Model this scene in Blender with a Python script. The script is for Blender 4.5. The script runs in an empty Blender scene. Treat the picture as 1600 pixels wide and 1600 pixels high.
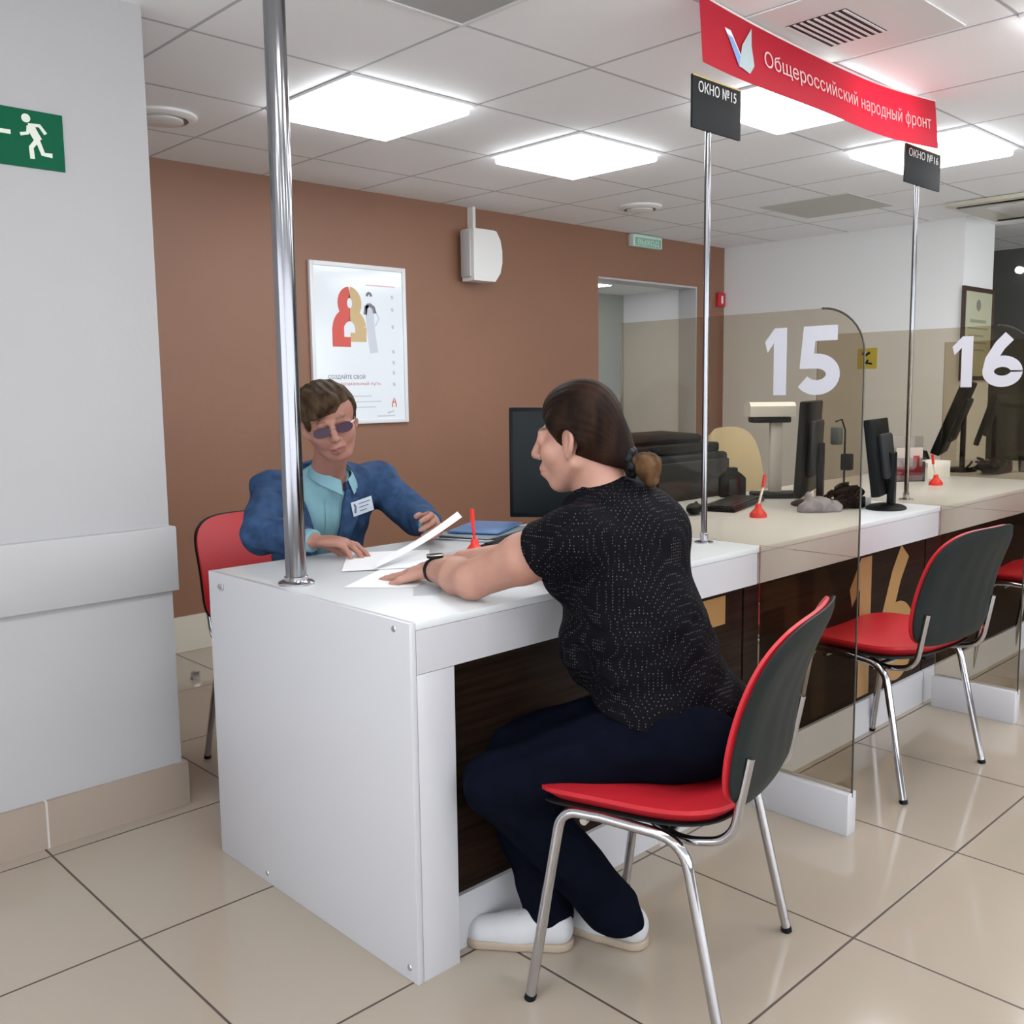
import bpy, bmesh, math, random
import numpy as np
from mathutils import Vector, Matrix
random.seed(7)
PI = math.pi
SC = bpy.context.scene
COL = SC.collection

# ------------------------------------------------------------------ camera, light level
cam_d = bpy.data.cameras.new('camera')
cam = bpy.data.objects.new('camera', cam_d); COL.objects.link(cam)
cam_d.sensor_width = 36.0
cam_d.lens = 1520.34 / 1600 * 36.0
cam_d.shift_x = -0.00511
cam_d.shift_y = -0.00947
cam_d.clip_start = 0.05
_r = Vector((0.71838783, -0.6955365, -0.01216141))
_u = Vector((0.08911109, 0.07467241, 0.99321863))
_f = Vector((0.68991169, 0.71459989, -0.11562377))
cam.matrix_world = Matrix(((_r.x, _u.x, -_f.x, -1.22334), (_r.y, _u.y, -_f.y, -1.5981),
                           (_r.z, _u.z, -_f.z, 1.29928), (0, 0, 0, 1)))
SC.camera = cam
w = bpy.data.worlds.new('world'); SC.world = w; w.use_nodes = True
w.node_tree.nodes['Background'].inputs[0].default_value = (0.93, 0.955, 1.0, 1)
w.node_tree.nodes['Background'].inputs[1].default_value = 3.0
SC.view_settings.view_transform = 'Standard'
SC.view_settings.look = 'None'
SC.view_settings.gamma = 1.0
SC.view_settings.use_curve_mapping = False
SC.view_settings.exposure = 0.42
PANEL_STRENGTH = 8.0
PANEL_COLOR = (0.95, 0.98, 1.0)

# ------------------------------------------------------------------ materials
MATS = {}
def mat(name, col, rough=0.5, metal=0.0, spec=0.5, noise=None, bump=None, emit=None, coat=0.0, alpha=None, sheen=0.0):
    """noise=(scale, amount) mottles the colour; bump=(scale, strength, stretch xyz)"""
    if name in MATS: return MATS[name]
    m = bpy.data.materials.new(name); m.use_nodes = True
    nt = m.node_tree; b = nt.nodes['Principled BSDF']
    c = (*col, 1) if len(col) == 3 else col
    b.inputs['Base Color'].default_value = c
    b.inputs['Roughness'].default_value = rough
    b.inputs['Metallic'].default_value = metal
    b.inputs['Specular IOR Level'].default_value = spec
    if coat: b.inputs['Coat Weight'].default_value = coat; b.inputs['Coat Roughness'].default_value = 0.08
    if sheen: b.inputs['Sheen Weight'].default_value = sheen
    if emit: 
        b.inputs['Emission Color'].default_value = (*emit[0], 1); b.inputs['Emission Strength'].default_value = emit[1]
    tc = nt.nodes.new('ShaderNodeTexCoord')
    if noise:
        n = nt.nodes.new('ShaderNodeTexNoise'); n.inputs['Scale'].default_value = noise[0]; n.inputs['Detail'].default_value = 4
        nt.links.new(tc.outputs['Object'], n.inputs['Vector'])
        mr = nt.nodes.new('ShaderNodeMapRange'); mr.inputs['From Min'].default_value = 0.3; mr.inputs['From Max'].default_value = 0.7
        mr.inputs['To Min'].default_value = 1 - noise[1]; mr.inputs['To Max'].default_value = 1 + noise[1]
        nt.links.new(n.outputs['Fac'], mr.inputs['Value'])
        mx = nt.nodes.new('ShaderNodeVectorMath'); mx.operation = 'SCALE'; mx.inputs[0].default_value = c[:3]
        nt.links.new(mr.outputs[0], mx.inputs['Scale']); nt.links.new(mx.outputs[0], b.inputs['Base Color'])
    if bump:
        n = nt.nodes.new('ShaderNodeTexNoise'); n.inputs['Scale'].default_value = bump[0]; n.inputs['Detail'].default_value = 3
        mp = nt.nodes.new('ShaderNodeMapping')
        if len(bump) > 2: mp.inputs['Scale'].default_value = bump[2]
        nt.links.new(tc.outputs['Object'], mp.inputs[0]); nt.links.new(mp.outputs[0], n.inputs['Vector'])
        bp = nt.nodes.new('ShaderNodeBump'); bp.inputs['Strength'].default_value = bump[1]; bp.inputs['Distance'].default_value = 0.01
        nt.links.new(n.outputs['Fac'], bp.inputs['Height']); nt.links.new(bp.outputs[0], b.inputs['Normal'])
    MATS[name] = m
    return m

def grid_mat(name, col, line, gx, gy, size, width, rough, var=0.03, spec=0.5, mottle=0.02, axes='XY', sizey=None, bumpd=0.002, linerough=None):
    m = bpy.data.materials.new(name); m.use_nodes = True
    nt = m.node_tree; N = nt.nodes; L = nt.links; b = N['Principled BSDF']
    tc = N.new('ShaderNodeTexCoord'); sp = N.new('ShaderNodeSeparateXYZ'); L.new(tc.outputs['Object'], sp.inputs[0])
    def math_(op, a, bb=None):
        n = N.new('ShaderNodeMath'); n.operation = op
        for i, v in enumerate((a, bb)):
            if v is None: continue
            if isinstance(v, (int, float)): n.inputs[i].default_value = v
            else: L.new(v, n.inputs[i])
        return n.outputs[0]
    cells = []; dist = []
    for ax, g, s in ((axes[0], gx, size), (axes[1], gy, sizey or size)):
        t = math_('DIVIDE', math_('SUBTRACT', sp.outputs[ax], g), s)
        cells.append(math_('FLOOR', t)); fr = math_('FRACT', t)
        dist.append(math_('MULTIPLY', math_('MINIMUM', fr, math_('SUBTRACT', 1.0, fr)), s))
    d = math_('MINIMUM', dist[0], dist[1])
    mr = N.new('ShaderNodeMapRange'); mr.inputs['From Min'].default_value = width * 0.35; mr.inputs['From Max'].default_value = width * 0.65
    L.new(d, mr.inputs['Value'])
    cx = N.new('ShaderNodeCombineXYZ'); L.new(cells[0], cx.inputs[0]); L.new(cells[1], cx.inputs[1])
    wn = N.new('ShaderNodeTexWhiteNoise'); L.new(cx.outputs[0], wn.inputs['Vector'])
    nz = N.new('ShaderNodeTexNoise'); nz.inputs['Scale'].default_value = 3.5; nz.inputs['Detail'].default_value = 5
    L.new(tc.outputs['Object'], nz.inputs['Vector'])
    k = math_('ADD', math_('MULTIPLY', math_('SUBTRACT', wn.outputs['Value'], 0.5), var * 2), 1.0)
    k = math_('ADD', k, math_('MULTIPLY', math_('SUBTRACT', nz.outputs['Fac'], 0.5), mottle * 4))
    sc = N.new('ShaderNodeVectorMath'); sc.operation = 'SCALE'; sc.inputs[0].default_value = col; L.new(k, sc.inputs['Scale'])
    mx = N.new('ShaderNodeMix'); mx.data_type = 'RGBA'
    L.new(mr.outputs[0], mx.inputs[0]); mx.inputs['A'].default_value = (*line, 1); L.new(sc.outputs[0], mx.inputs['B'])
    L.new(mx.outputs['Result'], b.inputs['Base Color'])
    b.inputs['Roughness'].default_value = rough; b.inputs['Specular IOR Level'].default_value = spec
    if linerough is not None:
        m2 = N.new('ShaderNodeMapRange'); m2.inputs['To Min'].default_value = linerough; m2.inputs['To Max'].default_value = rough
        L.new(mr.outputs[0], m2.inputs['Value']); L.new(m2.outputs[0], b.inputs['Roughness'])
    bp = N.new('ShaderNodeBump'); bp.inputs['Strength'].default_value = 0.6; bp.inputs['Distance'].default_value = bumpd
    L.new(mr.outputs[0], bp.inputs['Height']); L.new(bp.outputs[0], b.inputs['Normal'])
    MATS[name] = m
    return m

def glass_mat(name, col, refl=1.0):
    m = bpy.data.materials.new(name); m.use_nodes = True
    nt = m.node_tree; N = nt.nodes; L = nt.links; N.clear()
    o = N.new('ShaderNodeOutputMaterial'); t = N.new('ShaderNodeBsdfTransparent'); t.inputs[0].default_value = (*col, 1)
    g = N.new('ShaderNodeBsdfGlossy'); g.inputs['Roughness'].default_value = 0.01
    fr = N.new('ShaderNodeFresnel'); fr.inputs[0].default_value = 1.45
    k = N.new('ShaderNodeMath'); k.operation = 'MULTIPLY'; k.inputs[1].default_value = refl; L.new(fr.outputs[0], k.inputs[0])
    mx = N.new('ShaderNodeMixShader'); L.new(k.outputs[0], mx.inputs[0]); L.new(t.outputs[0], mx.inputs[1]); L.new(g.outputs[0], mx.inputs[2])
    L.new(mx.outputs[0], o.inputs[0]); MATS[name] = m
    return m

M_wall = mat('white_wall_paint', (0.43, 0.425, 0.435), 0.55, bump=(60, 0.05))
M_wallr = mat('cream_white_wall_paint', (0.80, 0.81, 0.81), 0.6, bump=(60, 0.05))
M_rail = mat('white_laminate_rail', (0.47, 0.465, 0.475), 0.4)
M_brown = mat('brown_wall_paint', (0.265, 0.130, 0.079), 0.5, bump=(90, 0.06), noise=(1.5, 0.05))
M_dkwall = mat('dark_grey_wall_paint', (0.10, 0.10, 0.09), 0.6)
M_greywall = mat('grey_green_wall_paint', (0.30, 0.31, 0.28), 0.6)  # alcove end wall: its shade is put into this darker colour
M_ceil = grid_mat('ceiling_tiles', (0.95, 0.97, 0.99), (0.48, 0.50, 0.53), 0.859, 1.375, 0.6, 0.012, 0.75, var=0.02, mottle=0.01)
M_floor = grid_mat('floor_tiles', (0.385, 0.325, 0.265), (0.07, 0.05, 0.04), -0.356, 0.617, 0.6, 0.006, 0.10, var=0.02, mottle=0.015, linerough=0.5, bumpd=0.0008)
M_skirt = grid_mat('beige_skirting_tiles', (0.36, 0.29, 0.24), (0.55, 0.51, 0.47), -0.345, 50.0, 0.6, 0.006, 0.2, axes='XY', sizey=100, linerough=0.4, bumpd=0.0005)
M_creamskirt = mat('cream_skirting', (0.68, 0.64, 0.55), 0.35)
M_lam = mat('white_laminate', (0.53, 0.53, 0.56), 0.28, noise=(2.0, 0.012))
M_top = mat('white_worktop', (0.60, 0.62, 0.635), 0.34, noise=(2.5, 0.015))
M_edge = mat('grey_panel_edge', (0.35, 0.35, 0.36), 0.5)
M_chrome = mat('chrome', (0.50, 0.50, 0.53), 0.06, 1.0)
M_pole = mat('polished_pole', (0.27, 0.27, 0.29), 0.13, 1.0)
M_steel = mat('brushed_steel', (0.60, 0.60, 0.62), 0.28, 1.0)
M_red = mat('red_leatherette', (0.50, 0.016, 0.026), 0.42, spec=0.4, bump=(300, 0.05))
M_shell = mat('dark_plastic_shell', (0.014, 0.019, 0.019), 0.5, spec=0.14, bump=(500, 0.06))
M_black = mat('black_plastic', (0.005, 0.006, 0.007), 0.4, spec=0.14)
M_blackg = mat('glossy_black_screen', (0.004, 0.008, 0.009), 0.25, spec=0.15)
M_dgrey = mat('dark_grey_plastic', (0.022, 0.024, 0.026), 0.45, spec=0.2)
M_paper = mat('white_paper', (0.86, 0.87, 0.89), 0.6)
M_white = mat('white_plastic', (0.80, 0.80, 0.78), 0.4)
M_redp = mat('red_plastic', (0.75, 0.03, 0.02), 0.3)
M_num = mat('white_vinyl_numerals', (0.56, 0.56, 0.62), 0.5)
M_tan = mat('tan_vinyl_numerals', (0.34, 0.19, 0.07), 0.45)
M_glass = glass_mat('bronze_tinted_glass', (0.835, 0.79, 0.715), 0.6)
M_clear = glass_mat('clear_acrylic', (0.86, 0.84, 0.87), 1.2)
M_gedge = mat('dark_glass_edge', (0.05, 0.045, 0.035), 0.2)

def wood_mat(name, c1, c2):
    m = bpy.data.materials.new(name); m.use_nodes = True
    nt = m.node_tree; N = nt.nodes; L = nt.links; b = N['Principled BSDF']
    tc = N.new('ShaderNodeTexCoord'); mp = N.new('ShaderNodeMapping'); mp.inputs['Scale'].default_value = (1.5, 8, 30)
    n = N.new('ShaderNodeTexNoise'); n.inputs['Scale'].default_value = 2.2; n.inputs['Detail'].default_value = 6
    L.new(tc.outputs['Object'], mp.inputs[0]); L.new(mp.outputs[0], n.inputs['Vector'])
    r = N.new('ShaderNodeValToRGB'); r.color_ramp.elements[0].color = (*c1, 1); r.color_ramp.elements[1].color = (*c2, 1)
    r.color_ramp.elements[0].position = 0.35; r.color_ramp.elements[1].position = 0.7
    L.new(n.outputs['Fac'], r.inputs[0]); L.new(r.outputs[0], b.inputs['Base Color']); b.inputs['Roughness'].default_value = 0.4; b.inputs['Specular IOR Level'].default_value = 0.08
    MATS[name] = m
    return m
M_wenge = wood_mat('wenge_panel', (0.009, 0.005, 0.0035), (0.026, 0.014, 0.009))

def emit_mat(name, col, s):
    m = bpy.data.materials.new(name); m.use_nodes = True; nt = m.node_tree; nt.nodes.clear()
    o = nt.nodes.new('ShaderNodeOutputMaterial'); e = nt.nodes.new('ShaderNodeEmission')
    e.inputs[0].default_value = (*col, 1); e.inputs[1].default_value = s; nt.links.new(e.outputs[0], o.inputs[0])
    return m
M_light = emit_mat('lit_diffuser', PANEL_COLOR, PANEL_STRENGTH)

# ------------------------------------------------------------------ mesh helpers
def tag(o, label=None, cat=None, group=None, kind=None):
    if label: o['label'] = label
    if cat: o['category'] = cat
    if group: o['group'] = group
    if kind: o['kind'] = kind
    return o
def thing(name, label, cat, loc=(0, 0, 0), rz=0.0, group=None):
    o = bpy.data.objects.new(name, None); COL.objects.link(o); o.empty_display_size = 0.1
    o.location = loc; o.rotation_euler = (0, 0, rz)
    return tag(o, label, cat, group)

class MB:
    """collects shapes, build() links them as ONE mesh object"""
    def __init__(s): s.v = []; s.f = []; s.mi = []; s.sm = []
    def add(s, vs, fs, mi=0, smooth=False):
        n = len(s.v); s.v += [tuple(v) for v in vs]; s.f += [tuple(i + n for i in f) for f in fs]
        s.mi += [mi] * len(fs); s.sm += [smooth] * len(fs); return s
    def bm(s, bm, mi=0, smooth=False, M=None):
        if M is not None: bm.transform(M)
        bm.verts.index_update(); s.add([v.co[:] for v in bm.verts], [[v.index for v in f.verts] for f in bm.faces], mi, smooth); bm.free(); return s
    def box(s, lo, hi, bev=0.0, mi=0, M=None, seg=2):
        bm = bmesh.new(); bmesh.ops.create_cube(bm, size=1.0)
        c = [(a + b) / 2 for a, b in zip(lo, hi)]; d = [max(abs(b - a), 1e-5) for a, b in zip(lo, hi)]
        for v in bm.verts: v.co = Vector((v.co.x * d[0] + c[0], v.co.y * d[1] + c[1], v.co.z * d[2] + c[2]))
        if bev > 0: bmesh.ops.bevel(bm, geom=bm.edges[:], offset=min(bev, min(d) * 0.49), segments=seg, affect='EDGES', profile=0.5)
        return s.bm(bm, mi, bev > 0, M)
    def tube(s, pts, r, n=12, mi=0, caps=True, smooth=True, radii=None):
        P = [Vector(p) for p in pts]; m = len(P)
        T = [(P[min(i + 1, m - 1)] - P[max(i - 1, 0)]).normalized() for i in range(m)]
        up = Vector((0, 0, 1)) if abs(T[0].z) < 0.9 else Vector((1, 0, 0))
        u = T[0].cross(up).normalized(); vs = []
        for i in range(m):
            u = (u - T[i] * u.dot(T[i])).normalized(); v = T[i].cross(u)
            rr = radii[i] if radii else r
            vs += [P[i] + (u * math.cos(2 * PI * k / n) + v * math.sin(2 * PI * k / n)) * rr for k in range(n)]
        fs = [(i * n + k, i * n + (k + 1) % n, (i + 1) * n + (k + 1) % n, (i + 1) * n + k) for i in range(m - 1) for k in range(n)]
        s.add(vs, fs, mi, smooth)
        if caps:
            s.add(vs[:n], [tuple(range(n))[::-1]], mi); s.add(vs[-n:], [tuple(range(n))], mi)
        return s
    def cyl(s, a, b, r, n=24, mi=0, r2=None): return s.tube([a, b], r, n, mi, radii=[r, r if r2 is None else r2])
    def lathe(s, prof, c=(0, 0, 0), n=32, mi=0, M=None):
        vs = [(p[0] * math.cos(2 * PI * k / n), p[0] * math.sin(2 * PI * k / n), p[1]) for p in prof for k in range(n)]
        vs = [Vector(v) for v in vs]
        if M is not None: vs = [M @ v for v in vs]
        vs = [v + Vector(c) for v in vs]
        fs = [(i * n + k, i * n + (k + 1) % n, (i + 1) * n + (k + 1) % n, (i + 1) * n + k) for i in range(len(prof) - 1) for k in range(n)]
        return s.add(vs, fs, mi, True)
    def prism(s, poly, h0, h1, M=None, mi=0, smooth=False):
        """poly in local XY extruded along local Z from h0 to h1"""
        n = len(poly); vs = [Vector((x, y, h)) for h in (h0, h1) for x, y in poly]
        if M is not None: vs = [M @ v for v in vs]
        s.add(vs, [tuple(range(n))[::-1], tuple(range(n, 2 * n))], mi)
        return s.add(vs, [(i, (i + 1) % n, n + (i + 1) % n, n + i) for i in range(n)], mi, smooth)
    def ribbon(s, pts, w, h, M, mi=0):
        """flat stroke of width w along a 2D polyline, thickness h"""
        s.nr = getattr(s, 'nr', 0) + 1; h = h + 0.00012 * s.nr      # overlapping strokes never share a plane
        P = [Vector((p[0], p[1], 0)) for p in pts]; m = len(P); a = []; b = []
        for i in range(m):
            t = (P[min(i + 1, m - 1)] - P[max(i - 1, 0)]).normalized(); nn = Vector((-t.y, t.x, 0)) * w / 2
            a.append(P[i] + nn); b.append(P[i] - nn)
        vs = []
        for i in range(m): vs += [M @ a[i], M @ b[i], M @ (a[i] + Vector((0, 0, h))), M @ (b[i] + Vector((0, 0, h)))]
        fs = []
        for i in range(m - 1):
            o = i * 4; q = o + 4
            fs += [(o, q, q + 1, o + 1), (o + 2, o + 3, q + 3, q + 2), (o, o + 2, q + 2, q), (o + 1, q + 1, q + 3, o + 3)]
        fs += [(0, 1, 3, 2), (4 * m - 4, 4 * m - 2, 4 * m - 1, 4 * m - 3)]
        return s.add(vs, fs, mi)
    def build(s, name, mats, parent=None, label=None, autos=False):
        me = bpy.data.meshes.new(name); me.from_pydata(s.v, [], s.f); me.update()
        if not isinstance(mats, (list, tuple)): mats = [mats]
        for m in mats: me.materials.append(m)
        me.polygons.foreach_set('material_index', s.mi); me.polygons.foreach_set('use_smooth', s.sm)
        if any(s.sm): me.set_sharp_from_angle(angle=math.radians(40))
        o = bpy.data.objects.new(name, me); COL.objects.link(o)
        if parent: o.parent = parent
        if label: o['label'] = label
        return o
def frame(o, x, y, z=None):
    """matrix with origin o, local X, Y axes (Z = XxY)"""
    x = Vector(x).normalized(); y = Vector(y); y = (y - x * x.dot(y)).normalized(); z = x.cross(y)
    return Matrix(((x.x, y.x, z.x, o[0]), (x.y, y.y, z.y, o[1]), (x.z, y.z, z.z, o[2]), (0, 0, 0, 1)))
def box_obj(name, lo, hi, m, parent=None, bev=0.0, label=None): return MB().box(lo, hi, bev).build(name, m, parent, label)
def struct(name, mb, m, label=None):
    o = mb.build(name, m); o['kind'] = 'structure'
    if label: o['label'] = label
    return o
def rect_poly(x0, y0, x1, y1, rad, n=6, which=(1, 1, 1, 1)):
    """rounded rectangle, corners order: (x0,y0),(x1,y0),(x1,y1),(x0,y1)"""
    out = []
    for (cx, cy, a0, on) in ((x0 + rad, y0 + rad, PI, which[0]), (x1 - rad, y0 + rad, 1.5 * PI, which[1]), (x1 - rad, y1 - rad, 0, which[2]), (x0 + rad, y1 - rad, PI / 2, which[3])):
        if on:
            for i in range(n + 1):
                a = a0 + i / n * PI / 2; out.append((cx + rad * math.cos(a), cy + rad * math.sin(a)))
        else:
            out.append((cx + (rad if math.cos(a0 + PI / 4) > 0 else -rad), cy + (rad if math.sin(a0 + PI / 4) > 0 else -rad)))
    return out
def text_mb(body, size, M, depth=0.001, offset=0.0, width=None, mi=0, mb=None):
    c = bpy.data.curves.new('lettering', 'FONT'); c.body = body; c.size = size; c.extrude = depth / 2; c.offset = offset; c.resolution_u = 4
    o = bpy.data.objects.new('lettering', c); COL.objects.link(o)
    bpy.context.view_layer.update(); dg = bpy.context.evaluated_depsgraph_get(); cu = o.evaluated_get(dg).to_curve(dg, apply_modifiers=False)
    from mathutils.geometry import interpolate_bezier, tessellate_polygon, delaunay_2d_cdt
    cont = []
    for sp in cu.splines:
        bp = sp.bezier_points; P = []
        for q in range(len(bp)):
            a_, b_ = bp[q], bp[(q + 1) % len(bp)]
            straight = a_.handle_right_type == 'VECTOR' and b_.handle_left_type == 'VECTOR'
            P += interpolate_bezier(a_.co, a_.handle_right, b_.handle_left, b_.co, 2 if straight else 6)[:-1]
        P = [Vector((p.x, p.y, 0)) for p in P]; Q = []
        for p in P:
            if not Q or (p - Q[-1]).length > 1e-6: Q.append(p)
        if len(Q) > 2: cont.append(Q)
    o.to_curve_clear(); COL.objects.unlink(o); bpy.data.objects.remove(o)
    area = lambda P: sum(P[q].x * P[(q + 1) % len(P)].y - P[(q + 1) % len(P)].x * P[q].y for q in range(len(P))) / 2
    def inside(p, P):
        r_ = False
        for q in range(len(P)):
            a_, b_ = P[q], P[(q + 1) % len(P)]
            if (a_.y > p.y) != (b_.y > p.y) and p.x < (b_.x - a_.x) * (p.y - a_.y) / (b_.y - a_.y) + a_.x: r_ = not r_
        return r_
    outer = []; inner = []
    for P in cont:                        # a hole runs against the contour that wholly contains it
        c_ = [O for O in cont if O is not P and abs(area(O)) > abs(area(P)) and all(inside(p, O) for p in P)]
        h_ = min(c_, key=lambda O: abs(area(O))) if c_ else None
        if h_ is not None and area(h_) * area(P) < 0: inner.append((P, h_))
        else: outer.append(P)
    holes = {id(P): [q for q, h_ in inner if h_ is P] for P in outer}
    vs = []; fs = []
    for n_, O in enumerate(outer):
        loops = [O] + holes[id(O)]; flat = [p for L_ in loops for p in L_]; base = len(vs); m_ = len(flat); e_ = depth * (1 + 0.12 * (n_ % 2))
        ix = []; k0 = 0
        for L_ in loops: ix.append(list(range(k0, k0 + len(L_)))); k0 += len(L_)
        r_ = delaunay_2d_cdt([Vector((p.x, p.y)) for p in flat], [], ix, 0, 1e-7)
        def wind(p):
            n_w = 0
            for L_ in loops:
                for q in range(len(L_)):
                    a_, b_ = L_[q], L_[(q + 1) % len(L_)]
                    if (a_.y <= p.y) != (b_.y <= p.y):
                        x_ = (b_.x - a_.x) * (p.y - a_.y) / (b_.y - a_.y) + a_.x
                        if x_ > p.x: n_w += 1 if b_.y > a_.y else -1
            return n_w
        vs += [p + Vector((0, 0, -depth / 2)) for p in flat] + [p + Vector((0, 0, e_ - depth / 2)) for p in flat]
        fb = len(vs); vs += [Vector((p.x, p.y, -depth / 2)) for p in r_[0]] + [Vector((p.x, p.y, e_ - depth / 2)) for p in r_[0]]; nc = len(r_[0])
        for t_ in r_[2]:
            if wind(sum((r_[0][q] for q in t_), Vector((0, 0))) / 3) == 0: continue
            fs.append(tuple(fb + nc + k_ for k_ in t_)); fs.append(tuple(fb + k_ for k_ in reversed(t_)))
        k0 = base
        for L_ in loops:
            for q in range(len(L_)):
                a_, b_ = k0 + q, k0 + (q + 1) % len(L_); fs.append((a_, b_, b_ + m_, a_ + m_))
            k0 += len(L_)
    x0 = min(v.x for v in vs); x1 = max(v.x for v in vs); k = (width / (x1 - x0)) if width else 1.0
    vs = [M @ Vector(((v.x - x0) * k, v.y, v.z + depth / 2)) for v in vs]
    mb = mb or MB(); mb.add(vs, fs, mi); return mb
def arc(cx, cy, r, a0, a1, n=16, ry=None):
    return [(cx + r * math.cos(math.radians(a0 + (a1 - a0) * i / n)), cy + (ry or r) * math.sin(math.radians(a0 + (a1 - a0) * i / n))) for i in range(n + 1)]
def bez(p0, p1, p2, n=8):
    P = [Vector(p) for p in (p0, p1, p2)]
    return [P[0] * (1 - t) ** 2 + P[1] * 2 * t * (1 - t) + P[2] * t * t for t in [i / n for i in range(n + 1)]]
def path(pts, r=0.04, n=6):
    """polyline with rounded corners"""
    P = [Vector(p) for p in pts]; out = [P[0]]
    for i in range(1, len(P) - 1):
        a = (P[i - 1] - P[i]); b = (P[i + 1] - P[i]); rr = min(r, a.length * 0.45, b.length * 0.45)
        out += bez(P[i] + a.normalized() * rr, P[i], P[i] + b.normalized() * rr, n)
    return out + [P[-1]]
def copy_tree(o, parent=None, loc=None, rz=None):
    c = o.copy(); COL.objects.link(c)
    if parent: c.parent = parent
    if loc is not None: c.location = loc
    if rz is not None: c.rotation_euler = (0, 0, rz)
    for ch in list(o.children): copy_tree(ch, c)
    return c

# ------------------------------------------------------------------ signed-distance bodies (organic shapes)
class SDF:
    def __init__(s, h): s.h = h; s.p = []; s.post = []
    def e(s, c, r, R=None, k=0.012, op=1): s.p.append(('e', np.array(c, float), np.array(r, float), None if R is None else np.array(R, float), k, op)); return s
    def c(s, a, b, ra, rb, k=0.012, flat=None, fs=1.0, op=1):
        s.p.append(('c', np.array(a, float), np.array(b, float), ra, rb, k, op, None if flat is None else np.array(flat, float) / np.linalg.norm(flat), fs)); return s
    def fn(s, f): s.post.append(f); return s
    def mesh(s, smooth=2):
        h = s.h; lo = np.full(3, 1e9); hi = -lo
        bbs = []
        for p in s.p:
            if p[0] == 'e': r = max(p[2]); l, u = p[1] - r, p[1] + r; op = p[5]
            else: r = max(p[3], p[4]); l, u = np.minimum(p[1], p[2]) - r, np.maximum(p[1], p[2]) + r; op = p[6]
            bbs.append((l, u))
            if op > 0: lo = np.minimum(lo, l); hi = np.maximum(hi, u)
        lo -= 4 * h; hi += 4 * h; n = np.ceil((hi - lo) / h).astype(int) + 1
        ax = [(lo[i] + h * np.arange(n[i])).astype(np.float32) for i in range(3)]
        F = np.full(n, 0.05, np.float32)
        for p, (l, u) in zip(s.p, bbs):
            i0 = np.clip(((l - lo) / h - 0.03 / h).astype(int), 0, n - 1); i1 = np.clip(((u - lo) / h + 0.03 / h).astype(int) + 1, 1, n)
            sl = tuple(slice(a, b) for a, b in zip(i0, i1))
            X = ax[0][sl[0]][:, None, None]; Y = ax[1][sl[1]][None, :, None]; Z = ax[2][sl[2]][None, None, :]
            if p[0] == 'e':
                _, c, r, R, k, op = p
                dx, dy, dz = X - c[0], Y - c[1], Z - c[2]
                if R is not None: q = [R[0, i] * dx + R[1, i] * dy + R[2, i] * dz for i in range(3)]
                else: q = [dx, dy, dz]
                k0 = np.sqrt(sum((q[i] / r[i]) ** 2 for i in range(3))); k1 = np.sqrt(sum((q[i] / r[i] ** 2) ** 2 for i in range(3))) + 1e-9
                d = k0 * (k0 - 1) / k1
            else:
                _, a, b, ra, rb, k, op, fl, fs = p
                dx, dy, dz = X - a[0], Y - a[1], Z - a[2]; ab = b - a
                if fl is not None:
                    t = dx * fl[0] + dy * fl[1] + dz * fl[2]; m = (1 / fs - 1); dx = dx + m * t * fl[0]; dy = dy + m * t * fl[1]; dz = dz + m * t * fl[2]
                    ab = ab + m * (ab @ fl) * fl
                L2 = ab @ ab + 1e-9
                t = np.clip((dx * ab[0] + dy * ab[1] + dz * ab[2]) / L2, 0, 1)
                d = np.sqrt((dx - t * ab[0]) ** 2 + (dy - t * ab[1]) ** 2 + (dz - t * ab[2]) ** 2) - (ra + (rb - ra) * t)
                if fl is not None: d = d * (1 + fs) / 2
            B = F[sl]
            if op > 0:
                hh = np.clip(0.5 + 0.5 * (B - d) / k, 0, 1); F[sl] = B * (1 - hh) + d * hh - k * hh * (1 - hh)
            else:
                dd = -d; hh = np.clip(0.5 - 0.5 * (B - dd) / k, 0, 1); F[sl] = B * (1 - hh) + dd * hh + k * hh * (1 - hh)
        X = ax[0][:, None, None]; Y = ax[1][None, :, None]; Z = ax[2][None, None, :]
        for f in s.post: F = f(X, Y, Z, F).astype(np.float32)
        F[0] = F[-1] = 0.05; F[:, 0] = F[:, -1] = 0.05; F[:, :, 0] = F[:, :, -1] = 0.05
        S = F < 0; nn = n; ids = []; pos = []; quads = []; flips = []
        strd = np.array([nn[1] * nn[2], nn[2], 1])
        for axi in range(3):
            s0 = [slice(None)] * 3; s1 = [slice(None)] * 3; s0[axi] = slice(0, -1); s1[axi] = slice(1, None)
            A, Bq = S[tuple(s0)], S[tuple(s1)]
            idx = np.argwhere(A != Bq)
            if len(idx) == 0: continue
            f0 = F[idx[:, 0], idx[:, 1], idx[:, 2]]; j = idx.copy(); j[:, axi] += 1; f1 = F[j[:, 0], j[:, 1], j[:, 2]]
            t = f0 / (f0 - f1); P = idx.astype(np.float64); P[:, axi] += t
            b, c = [(1, 2), (2, 0), (0, 1)][axi]; base = idx @ strd; cell = []
            for db, dc in ((1, 1), (0, 1), (0, 0), (1, 0)):
                cc = base - db * strd[b] - dc * strd[c]; cell.append(cc); ids.append(cc); pos.append(P)
            quads.append(np.stack(cell, 1)); flips.append(f0 < 0)
        ids = np.concatenate(ids); pos = np.concatenate(pos); Q = np.concatenate(quads); fl = np.concatenate(flips)
        u, inv = np.unique(ids, return_inverse=True); cnt = np.bincount(inv)
        V = np.stack([np.bincount(inv, pos[:, i]) / cnt for i in range(3)], 1)
        Q = np.searchsorted(u, Q); Q[~fl] = Q[~fl][:, ::-1]
        E = np.concatenate([Q[:, [0, 1]], Q[:, [1, 2]], Q[:, [2, 3]], Q[:, [3, 0]]])
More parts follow.
